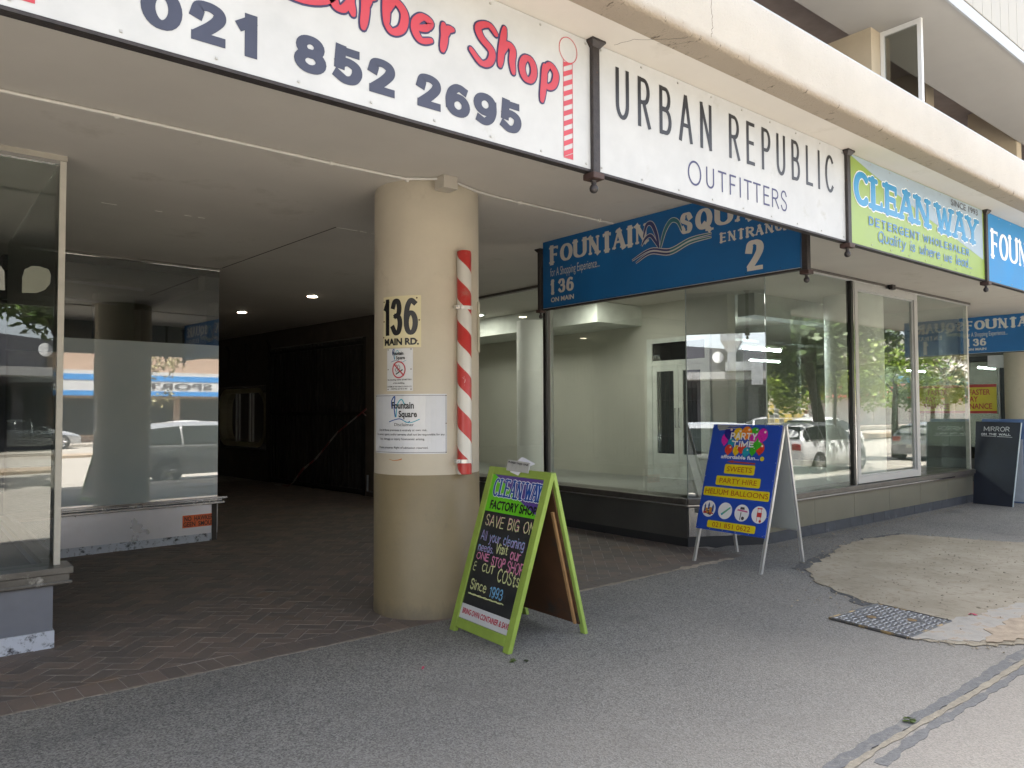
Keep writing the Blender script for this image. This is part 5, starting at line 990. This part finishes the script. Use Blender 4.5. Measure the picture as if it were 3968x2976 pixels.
pic('cart_print_pink', (.6, .12, .3), [[(.44, .585), (.57, .575), (.565, .59), (.45, .60)]]); pic('cart_print_red', (.55, .03, .03), [bx(.68, .735, .545, .59), bx(.678, .735, .625, .637), bx(.684, .689, .50, .63), bx(.724, .729, .50, .63)]); 
q = MB(); disc(q, FA, .726, .505, .014, .014, .0109, 12); q.build('cart_wheel_print', M('cart_wheel', (.45, .02, .02), .5), pf)
mb = MB()
for i in range(7):
    for u_ in (-.036, .800): disc(mb, FA, u_, .37+i*.183, .005, .005, .0095, 8)
for i in range(6): disc(mb, FA, -.02+i*.16, .362, .005, .005, .0095, 8); disc(mb, FA, -.02+i*.16, 1.482, .005, .005, .0095, 8)
mb.build('rivet', M('rivet', (.5, .5, .5), .3, .8), pf)

# --- mirror board
g = thing('black_a_board', (14.25, 4.66, 0), 'tall black chalkboard A-board reading MIRROR ON THE WALL by the far shop corner', 'A-board')
FM = Fr((14.03, 4.975, 0), (-.138, -.99, 0)); FM.V = V3((.205, -.029, .978)); FM.N = FM.U.cross(FM.V).normalized()
mb = MB(); board_quad(FM, (0, 0), (.607, 0), (.636, 1.388), (-.07, 1.40), -.02, 0, mb); mb.build('front_panel', M('black_board_paint', (.012, .016, .028), .6, var=.3, vs=3, dirt=(.03, .035, .045), ds=4, dl=.62), g)
BQ = Fr((14.66, 4.39, 0), (.0, .60, 0)); BQ.V = (V3((14.40, 4.31, 1.39))-V3((14.66, 4.39, 0))).normalized(); BQ.N = BQ.U.cross(BQ.V).normalized()
mb = MB(); board_quad(BQ, (0, 0), (.6, 0), (.62, 1.44), (-.02, 1.44), -.02, 0, mb); mb.build('rear_panel', M('blue_back', (.10, .17, .34), .5, var=.1), g)
mb = MB(); board_quad(FM, (.607, 0), (.615, 0), (.645, 1.388), (.636, 1.388), -.02, .002, mb); mb.build('edge_strip', M('pale_edge', (.40, .48, .52), .5), g)
mb = MB(); board_quad(BQ, (.02, .03), (.58, .03), (.58, 1.1), (.02, 1.1), -.032, -.021, mb); mb.build('inner_lining', M('pale_lining', (.42, .46, .52), .6, var=.1), g)
mb = MB(); ts(mb, 'MIRROR', FM, .072, .475, 1.235, 1.315, .002, .0085, jit=.001, rnd=True); ts(mb, 'ON THE WALL', FM, .033, .497, 1.166, 1.202, .002, .0085, jit=.0008, rnd=True)
ribbon(mb, FM, [(.041, 1.153), (.25, 1.150), (.27, 1.146)], lambda *q: .007, .002); ribbon(mb, FM, [(.29, 1.148), (.52, 1.141)], lambda *q: .007, .002); mb.build('chalk_writing', M('white_chalk', (.62, .64, .66), .8, var=.15, vs=60), g)

# ================================================================== ACROSS THE STREET (seen mirrored in the shop glass)
def ebuild(name, x0, x1, y0, y1, h, mat, label):
    r = thing(name, ((x0+x1)/2, y0, 0), label, 'building'); MB().box(x0, x1, y1, y0, -.3, h).build('wall', mat, r); return r
YO = -25
A1 = ebuild('clad_shop_building', -12, 9.5, YO, -36, 4.1, M('slate_cladding', (.05, .05, .06), .6, var=.1), 'dark slate clad shop building with a galvanised duct across the street')
mb = MB()
for i in range(60): mb.box(-12+i*.36, -12+i*.36+.03, YO, YO+.05, 3.5, 4.05)
mb.build('cladding_rib', M('rib_grey', (.09, .09, .10), .6), A1)
MB().box(-12, 9.5, YO, YO+2.0, 3.05, 3.4).build('canopy', M('canopy_grey', (.22, .22, .22), .6), A1)
MB().hexa([(-12, -36, 4.1), (9.5, -36, 4.1), (9.5, YO, 4.1), (-12, YO, 4.1)], [(-12, -36, 6.4), (9.5, -36, 4.2), (9.5, YO, 4.2), (-12, YO, 6.4)]).build('sloping_parapet', M('slate2', (.05, .05, .06), .6), A1)
DGL = M('dark_shop_glass', (.02, .022, .025), .06)
mb = MB(); [mb.box(x, x+2.1, YO, YO+.03, .5, 2.7) for x in (-11, -8.6, -6.2, -3.5, -1, 1.5, 4, 6.6)]; mb.build('shop_window', DGL, A1)
GALV = M('galvanised', (.34, .35, .36), .35, .7, var=.15, vs=5)
dct = MB(); dct.box(4.9, 5.9, YO+.4, YO+1.2, 4.95, 5.75); dct.hexa([(5.2, YO+.55, 4.4), (5.6, YO+.55, 4.4), (5.6, YO+1.0, 4.4), (5.2, YO+1.0, 4.4)], [(4.9, YO+.4, 4.95), (5.9, YO+.4, 4.95), (5.9, YO+1.2, 4.95), (4.9, YO+1.2, 4.95)])
dct.box(5.2, 5.6, YO+.55, YO+1.0, 3.8, 4.4); dct.box(5.2, 6.7, YO+.5, YO+2.3, 3.42, 3.85); dct.box(6.4, 6.9, YO+2.0, YO+2.4, 2.75, 3.85); dct.build('duct', GALV, A1)
MB().tube([(4.7, YO+.5, 4.2), (4.72, YO+.56, 4.2)], .28, 20).build('satellite_dish', M('dish_white', (.7, .7, .7), .4), A1)
B1 = ebuild('brick_shop_building', 9.5, 30, YO, -36, 7.2, M('brick_red', (.33, .23, .165), .8, var=.2, vs=20), 'brick shop building with a white and blue striped fascia across the street')
MB().box(9.5, 30, YO, YO+1.2, 2.45, 3.75).build('fascia', WHITE, B1)
STR = M('stripe_blue', (.03, .20, .48), .5); mb = MB(); mb.box(9.5, 30, YO+1.2, YO+1.22, 3.25, 3.55); mb.box(9.5, 30, YO+1.2, YO+1.22, 2.45, 2.7); mb.build('blue_stripe', STR, B1)
fo = Fr((30, YO+1.22, 0), (-1, 0, 0)); mb = MB(); tb(mb, 'SPORTS', fo, 12.5, 16.6, 2.82, 3.15, .01, .02); mb.build('lettering', INKGREY, B1)
mb = MB(); [mb.box(x, x+3.0, YO, YO+.05, 4.9, 6.2) for x in (10, 13.5, 17, 20.5, 24)]; mb.build('balcony_opening', M('pale_balcony', (.6, .5, .36), .7), B1)
mb = MB(); [mb.box(10+.22*i, 10.05+.22*i, YO+.05, YO+.08, 4.9, 5.7) for i in range(78)]; mb.build('railing', WHITEAL, B1)
mb = MB(); [mb.box(x, x+2.8, YO, YO+.03, .4, 2.3) for x in (9.8, 13, 16.2, 19.4, 22.6, 25.8)]; mb.build('shop_window', DGL, B1)
C1 = ebuild('cream_hall', 30, 62, YO, -38, 4.6, M('cream_render', (.60, .55, .45), .8, var=.06), 'long cream walled building with a yellow tiled base across the street')
mt, t, b = nodes('yellow_grid'); bt = t.nodes.new('ShaderNodeTexBrick'); bt.offset = 0; bt.inputs['Scale'].default_value = 1.0; bt.inputs['Brick Width'].default_value = .7; bt.inputs['Row Height'].default_value = .4; bt.inputs['Mortar Size'].default_value = .03
bt.inputs['Color1'].default_value = (.62, .46, .08, 1); bt.inputs['Color2'].default_value = (.14, .15, .15, 1); bt.inputs['Mortar'].default_value = (.7, .7, .66, 1)
sx_ = t.nodes.new('ShaderNodeSeparateXYZ'); cx_ = t.nodes.new('ShaderNodeCombineXYZ'); link(t, coord(t), sx_.inputs[0]); link(t, sx_.outputs[0], cx_.inputs[0]); link(t, sx_.outputs[2], cx_.inputs[1]); link(t, cx_.outputs[0], bt.inputs['Vector']); link(t, bt.outputs[0], b.inputs['Base Color'])
MB().box(30, 62, YO, YO+.1, 0, 2.3).build('tiled_base', mt, C1)
D1 = ebuild('supermarket', 62, 110, YO, -40, 7.0, M('super_white', (.66, .65, .6), .7), 'white supermarket with red signboards and blue band far down the street')
mb = MB(); mb.box(62, 110, YO, YO+1.6, 2.6, 3.7); mb.build('red_sign', M('super_red', (.5, .03, .03), .5), D1); MB().box(62, 110, YO, YO+.3, 4.2, 4.9).build('blue_band', M('super_blue', (.02, .22, .35), .5), D1)
fo = Fr((110, YO+1.6, 0), (-1, 0, 0)); mb = MB(); tb(mb, 'SUPERETTE', fo, 27, 40, 2.75, 3.5, .01, .03); tb(mb, 'FAMILY', fo, 15, 23, 2.75, 3.5, .01, .03); mb.build('lettering', WHITEINK, D1)
mb = MB(); [mb.box(62.4+i*4, 65.8+i*4, YO, YO+.05, .3, 2.4) for i in range(12)]; mb.build('shop_window', M('white_shop_window', (.5, .5, .48), .3), D1)  # plain white shopfront panes
E2 = ebuild('far_building', 112, 114, 0, -60, 12, M('far_bld', (.6, .57, .5), .8), 'pale building closing the far end of the street')
E3 = ebuild('left_far_building', -62, -16, YO, -40, 6, M('lf_bld', (.5, .47, .4), .8), 'pale low building down the street behind the photographer')

LEAF = []
for nm_, c1, c2 in (('leaf_dark', (.035, .075, .015), (.09, .15, .025)), ('leaf_lime', (.16, .26, .02), (.30, .40, .04)), ('leaf_dry', (.16, .14, .05), (.30, .26, .12))):
    mt, t, b = nodes(nm_); link(t, mixc(t, rng(t, noise(t, 1.3, 3), .35, .65), c1, c2), b.inputs['Base Color']); b.inputs['Roughness'].default_value = .5
    b.inputs['Transmission Weight'].default_value = 0; LEAF.append(mt)
BARK = M('bark', (.07, .055, .042), .9, var=.3, vs=8, bs=.6, bsc=12)
def tree(x, y, h, r, ch, li, label, lean=0., tr=.16, n=2600, ls=.11):
    g_ = thing('street_tree', (x, y, -.1), label, 'tree'); top = V3((x+lean, y, h-ch*.55)); mb = MB()
    mb.tube([(x, y, -.3), (x+lean*.2, y, h*.25), (x+lean*.6, y+.05, h*.45), tuple(top)], [tr*1.3, tr, tr*.8, tr*.45], 10)
    cl = []
    for i in range(13):
        a = i*2.4+random.random(); rr = r*random.uniform(.3, .8); e = V3((x+lean+rr*math.cos(a), y+rr*math.sin(a), h-ch*random.uniform(.1, .9)))
        s0 = V3((x+lean*.7, y, h*.45+(h*.35)*random.random())); mb.tube([s0, (s0+e)/2+V3((0, 0, .15)), e], [tr*.35, tr*.2, tr*.08], 6)
        cl.append((e, random.uniform(.35, .6)*r*.8))
        for j in range(2): cl.append((e+V3((random.uniform(-.5, .5), random.uniform(-.5, .5), random.uniform(-.3, .3)))*r*.5, r*random.uniform(.18, .32)))
    mb.build('trunk', BARK, g_, True); mb = MB()
    for i in range(n):
        c_, q = random.choice(cl); d = V3((random.gauss(0, 1), random.gauss(0, 1), random.gauss(0, .7))); d = d.normalized()*q*random.random()**.45
        p_ = c_+d; s_ = ls*random.uniform(.6, 1.3); u_ = V3((random.gauss(0, 1), random.gauss(0, 1), random.gauss(0, .5))).normalized(); v_ = u_.orthogonal().normalized(); v_.rotate(Matrix.Rotation(random.random()*6, 3, u_))
        mb.add([p_-u_*s_, p_+v_*s_*.5, p_+u_*s_, p_-v_*s_*.5], [(0, 1, 2, 3)])
    mb.build('crown', LEAF[li], g_); return g_
tree(24.6, -3.3, 5.3, 3.9, 2.1, 0, 'big dark street tree with a leaning trunk on the parking strip', lean=-1.1, tr=.2, n=9000, ls=.17)
tree(29.9, -3.2, 4.9, 2.2, 2.6, 1, 'slim street tree with bright lime leaves beyond the big dark tree', tr=.12, n=2600)
tree(34.2, -3.0, 4.2, 1.6, 2.2, 2, 'sparse half bare street tree near the far end of the parking strip', tr=.12, n=900, ls=.09)
tree(26.6, -3.9, 4.6, 1.2, 2.4, 2, 'thin half bare sapling just behind the big dark tree', tr=.07, n=700, ls=.08)
tree(34.0, -11.5, 4.6, 3.0, 2.8, 1, 'wide lime green tree on the median strip', tr=.15, n=5000, ls=.15)
tree(46, -13, 5, 3.0, 3.0, 1, 'round lime green tree farther along the median', tr=.15, n=4000, ls=.16)
tree(58, -13, 5, 3.0, 3.0, 0, 'dark green tree far along the median', tr=.15, n=3000, ls=.18)
tree(3.0, -8.6, 6.0, 1.9, 3.0, 0, 'dark green tree across the parking bay opposite the passage', tr=.14, n=4200, ls=.13)
tree(9.2, -10.5, 5.2, 1.3, 3.4, 2, 'sparse bare looking sapling opposite the display window', tr=.06, n=1100, ls=.08)
tree(-5, -8, 7, 3, 3.4, 0, 'leafy tree behind the photographer on the left', tr=.18, n=3500, ls=.15)
tree(-2.4, -6.5, 5.6, 2.2, 2.6, 1, 'lime green tree behind the photographer', tr=.12, n=3000, ls=.12)
pl = thing('street_pole', (3.2, -7.4, -.15), 'grey street lamp pole standing across the parking bay', 'pole'); MB().tube([(3.2, -7.4, -.2), (3.2, -7.4, 7)], [.09, .06], 10).build('pole', GALV, pl)
MB().tube([(3.2, -7.4, 6.9), (3.2, -6.2, 7.1)], .04, 8).build('arm', GALV, pl); MB().box(3.1, 3.3, -6.4, -5.8, 7.0, 7.12).build('lamp_head', GALV, pl)

# ---- cars
TYRE = M('tyre', (.02, .02, .02), .8); RIM = M('alloy', (.55, .55, .56), .2, .9); CGL = M('car_glass', (.02, .025, .025), .12)
CGL.node_tree.nodes['Principled BSDF'].inputs['Specular IOR Level'].default_value = .18; TAIL = M('tail_red', (.35, .01, .01), .2); PLATE = M('plate_white', (.6, .6, .55), .5)
def car(x, y, rot, paint, label, L=4.3, Wd=1.76, H=1.5, kind='hatch'):
    """a car built nose towards +X, then turned; stations: x, waist z, roof z, half widths at waist and roof"""
    r = thing('parked_car', (0, 0, 0), label, 'car')
    if kind == 'hatch': st = [(-.5, .75, .75, .80, .80), (-.485, .92, .95, .84, .80), (-.46, .95, 1.18, .86, .70), (-.40, .95, 1.40, .88, .62), (-.22, .94, 1.49, .88, .62), (.02, .92, 1.50, .88, .62), (.14, .90, 1.40, .88, .62), (.27, .90, .93, .87, .78), (.42, .80, .82, .84, .74), (.49, .62, .64, .72, .62), (.5, .55, .55, .66, .6)]
    else: st = [(-.5, .72, .72, .78, .78), (-.49, .90, .93, .83, .78), (-.40, .95, .99, .86, .76), (-.33, .95, 1.05, .87, .70), (-.22, .94, 1.38, .88, .62), (-.08, .93, 1.45, .88, .61), (.06, .92, 1.42, .88, .61), (.20, .90, .95, .87, .78), (.42, .78, .82, .84, .74), (.49, .60, .62, .72, .62), (.5, .55, .55, .66, .6)]
    k = H/1.5; kw = Wd/1.76; vs = []; n = len(st)
    for fx, zb, zr, wb, wr in st:
        X = fx*L; zb *= k; zr *= k; wb *= kw; wr *= kw
        vs += [(X, -wb*.93, .24), (X, -wb, .45), (X, -wb*1.01, .62 if zb > .62 else zb-.01), (X, -wb*.97, zb), (X, -wr, zr-.03 if zr > zb+.1 else zr), (X, -wr*.6, zr), (X, wr*.6, zr), (X, wr, zr-.03 if zr > zb+.1 else zr), (X, wb*.97, zb), (X, wb*1.01, .62 if zb > .62 else zb-.01), (X, wb, .45), (X, wb*.93, .24)]
    fs = []
    for i in range(n-1):
        for j in range(11): fs.append((i*12+j, i*12+j+1, (i+1)*12+j+1, (i+1)*12+j))
    fs += [tuple(range(12))[::-1], tuple(range((n-1)*12, n*12))]
    mb = MB(); mb.add(vs, fs); bo = mb.build('body', paint, r, True)
    s_ = bo.modifiers.new('soft', 'SUBSURF'); s_.levels = s_.render_levels = 1
    mb = MB(); kk = 1 if kind == 'hatch' else 0
    i0, i1 = (2, 6) if kind == 'hatch' else (3, 6)
    def V(i, j): return V3(vs[i*12+j])
    for sg, (a, b_) in ((-1, (3, 4)), (1, (8, 7))):
        pts = []
        for i in range(i0, i1+2):
            pts.append(V(i, a).lerp(V(i, b_), .10)+V3((0, sg*.012, 0)))
        tops = [V(i, a).lerp(V(i, b_), .86)+V3((0, sg*.012, 0)) for i in range(i0, i1+2)]
        for q in range(len(pts)-1):
            g1 = .03 if q not in (0,) else 0; mb.add([pts[q]+V3((.03, 0, 0)), pts[q+1]-V3((.03, 0, 0)), tops[q+1]-V3((.03, 0, 0)), tops[q]+V3((.03, 0, 0))], [(0, 1, 2, 3)])
    mb.build('side_window', CGL, r)
    mb = MB()
    for (i, j) in (((1, 3) if kind == 'hatch' else (3, 4)), (6, 7)):
        a, b_, c_, d_ = V(i, 4), V(i, 7), V(j, 7), V(j, 4); nn = V3((-.02 if i < 4 else .02, 0, .02))
        f_ = lambda u_, v_: (a.lerp(b_, u_)).lerp(d_.lerp(c_, u_), v_)+nn
        mb.add([f_(.06, .1), f_(.94, .1), f_(.94, .92), f_(.06, .92)], [(0, 1, 2, 3)])
    mb.build('windscreen', CGL, r)
    for fx in (-.30, .31):
        for sg in (-1, 1):
            yy = sg*Wd/2*.93; w_ = MB(); w_.tube([(fx*L, yy-.1, .33), (fx*L, yy+.1, .33)], .33, 28); wo = w_.build('wheel', TYRE, r, True)
            w_ = MB(); yo = yy+sg*.102
            for q in range(5):
                an_ = q*math.tau/5; u_ = V3((math.cos(an_), 0, math.sin(an_))); v_ = V3((-math.sin(an_), 0, math.cos(an_))); c_ = V3((fx*L, yo, .33))
                w_.hexa([c_+u_*.04+v_*.045, c_+u_*.21+v_*.06, c_+u_*.21-v_*.06, c_+u_*.04-v_*.045], [p_+V3((0, sg*.012, 0)) for p_ in (c_+u_*.04+v_*.03, c_+u_*.21+v_*.035, c_+u_*.21-v_*.035, c_+u_*.04-v_*.03)])
            w_.tube([(fx*L, yo-.01, .33), (fx*L, yo+.015, .33)], .05, 12); ringp = [(fx*L+.215*math.cos(q*math.tau/24), yo, .33+.215*math.sin(q*math.tau/24)) for q in range(25)]; w_.tube(ringp, .014, 5, False); w_.build('rim', RIM, wo)
    mb = MB(); [mb.box(-.5*L-.01, -.46*L, sg*.62*kw-.13, sg*.62*kw+.13, .72, .90) for sg in (-1, 1)]; mb.build('tail_light', TAIL, r)
    mb = MB(); mb.box(-.5*L-.02, -.5*L, -.26, .26, .48, .60); mb.build('number_plate', PLATE, r)
    mb = MB(); [mb.box(fx, fx+.18, sg*Wd/2*.985-.012, sg*Wd/2*.985+.012, .83*k, .86*k) for sg in (-1, 1) for fx in (-.5, .45)]; mb.build('door_handle', CHROME, r)
    r.location = (x, y, -.12 if x < 12 and y > -10 else -.36 if x > 12 else -.12); r.rotation_euler = (0, 0, rot); return r
SIL = M('silver_paint', (.42, .43, .44), .22, .6, var=.02); WHP = M('white_paint', (.72, .73, .74), .18, 0, var=.02); GRP = M('green_grey_paint', (.12, .16, .16), .2, .4, var=.02)
car(7.2, -.02, 0, SIL, 'silver hatchback parked along the kerb just right of the photographer', 4.7, 1.85, 1.49)
car(7.6, -21.3, 0, SIL, 'silver sedan parked on the far side of the street', 4.7, 1.76, 1.45, 'sedan')
car(22.9, -2.7, 0, WHP, 'white hatchback seen from behind, parked ahead of the silver hatchback', 4.2, 1.8, 1.56)
car(31.5, -2.3, 0, SIL, 'pale silver car parked beyond the white hatchback', 4.3, 1.75, 1.45)
car(37.5, -2.0, 0, GRP, 'green grey car parked farther up the kerb', 4.4, 1.75, 1.5)
car(33, -7.8, 0, WHP, 'white car driving in the near lane beyond the parked cars', 4.9, 1.8, 1.6)
car(15.5, -21.3, 0, WHP, 'white hatchback parked in front of the brick shop', 4.2, 1.75, 1.5)
car(-9, .0, 0, WHP, 'white hatchback parked behind the photographer', 4.2, 1.75, 1.5)
# small person in a white shirt, seen only as a reflection
pm = bpy.data.meshes.new('person'); PV = [((0, 0, .95), .15), ((0, 0, 1.18), .13), ((0, 0, 1.40), .17), ((0, 0, 1.53), .06), ((0, 0, 1.60), .085), ((0, 0, 1.70), .10), ((-.2, 0, 1.42), .06), ((-.27, -.03, 1.15), .045), ((-.25, .12, .92), .035), ((.2, 0, 1.42), .06), ((.27, -.03, 1.15), .045), ((.25, .12, .92), .035), ((-.1, 0, .85), .1), ((-.12, .02, .48), .07), ((-.12, -.05, .08), .045), ((.1, 0, .85), .1), ((.12, .12, .5), .07), ((.13, .05, .08), .045), ((-.12, .08, .05), .04), ((.13, .18, .05), .04)]
pm.from_pydata([p[0] for p in PV], [(0, 1), (1, 2), (2, 3), (3, 4), (4, 5), (2, 6), (6, 7), (7, 8), (2, 9), (9, 10), (10, 11), (0, 12), (12, 13), (13, 14), (0, 15), (15, 16), (16, 17), (14, 18), (17, 19)], [])
po = bpy.data.objects.new('person', pm); COL.objects.link(po); po.location = (34.5, -9.5, -.15)
po.modifiers.new('skin', 'SKIN'); po.modifiers.new('sub', 'SUBSURF').levels = 1
for v_, (_, r_) in zip(pm.skin_vertices[0].data, PV): v_.radius = (r_, r_*.8)
pm.skin_vertices[0].data[0].use_root = True
mt, t, b = nodes('person_clothing'); sx_ = t.nodes.new('ShaderNodeSeparateXYZ'); link(t, coord(t), sx_.inputs[0]); link(t, mixc(t, math_(t, 'GREATER_THAN', sx_.outputs[2], 1.5), mixc(t, math_(t, 'GREATER_THAN', sx_.outputs[2], .93), (.10, .13, .09), (.7, .7, .68)), (.22, .12, .08)), b.inputs['Base Color']); pm.materials.append(mt)
tag(po, 'person in white shirt and green trousers walking across the street', 'person')
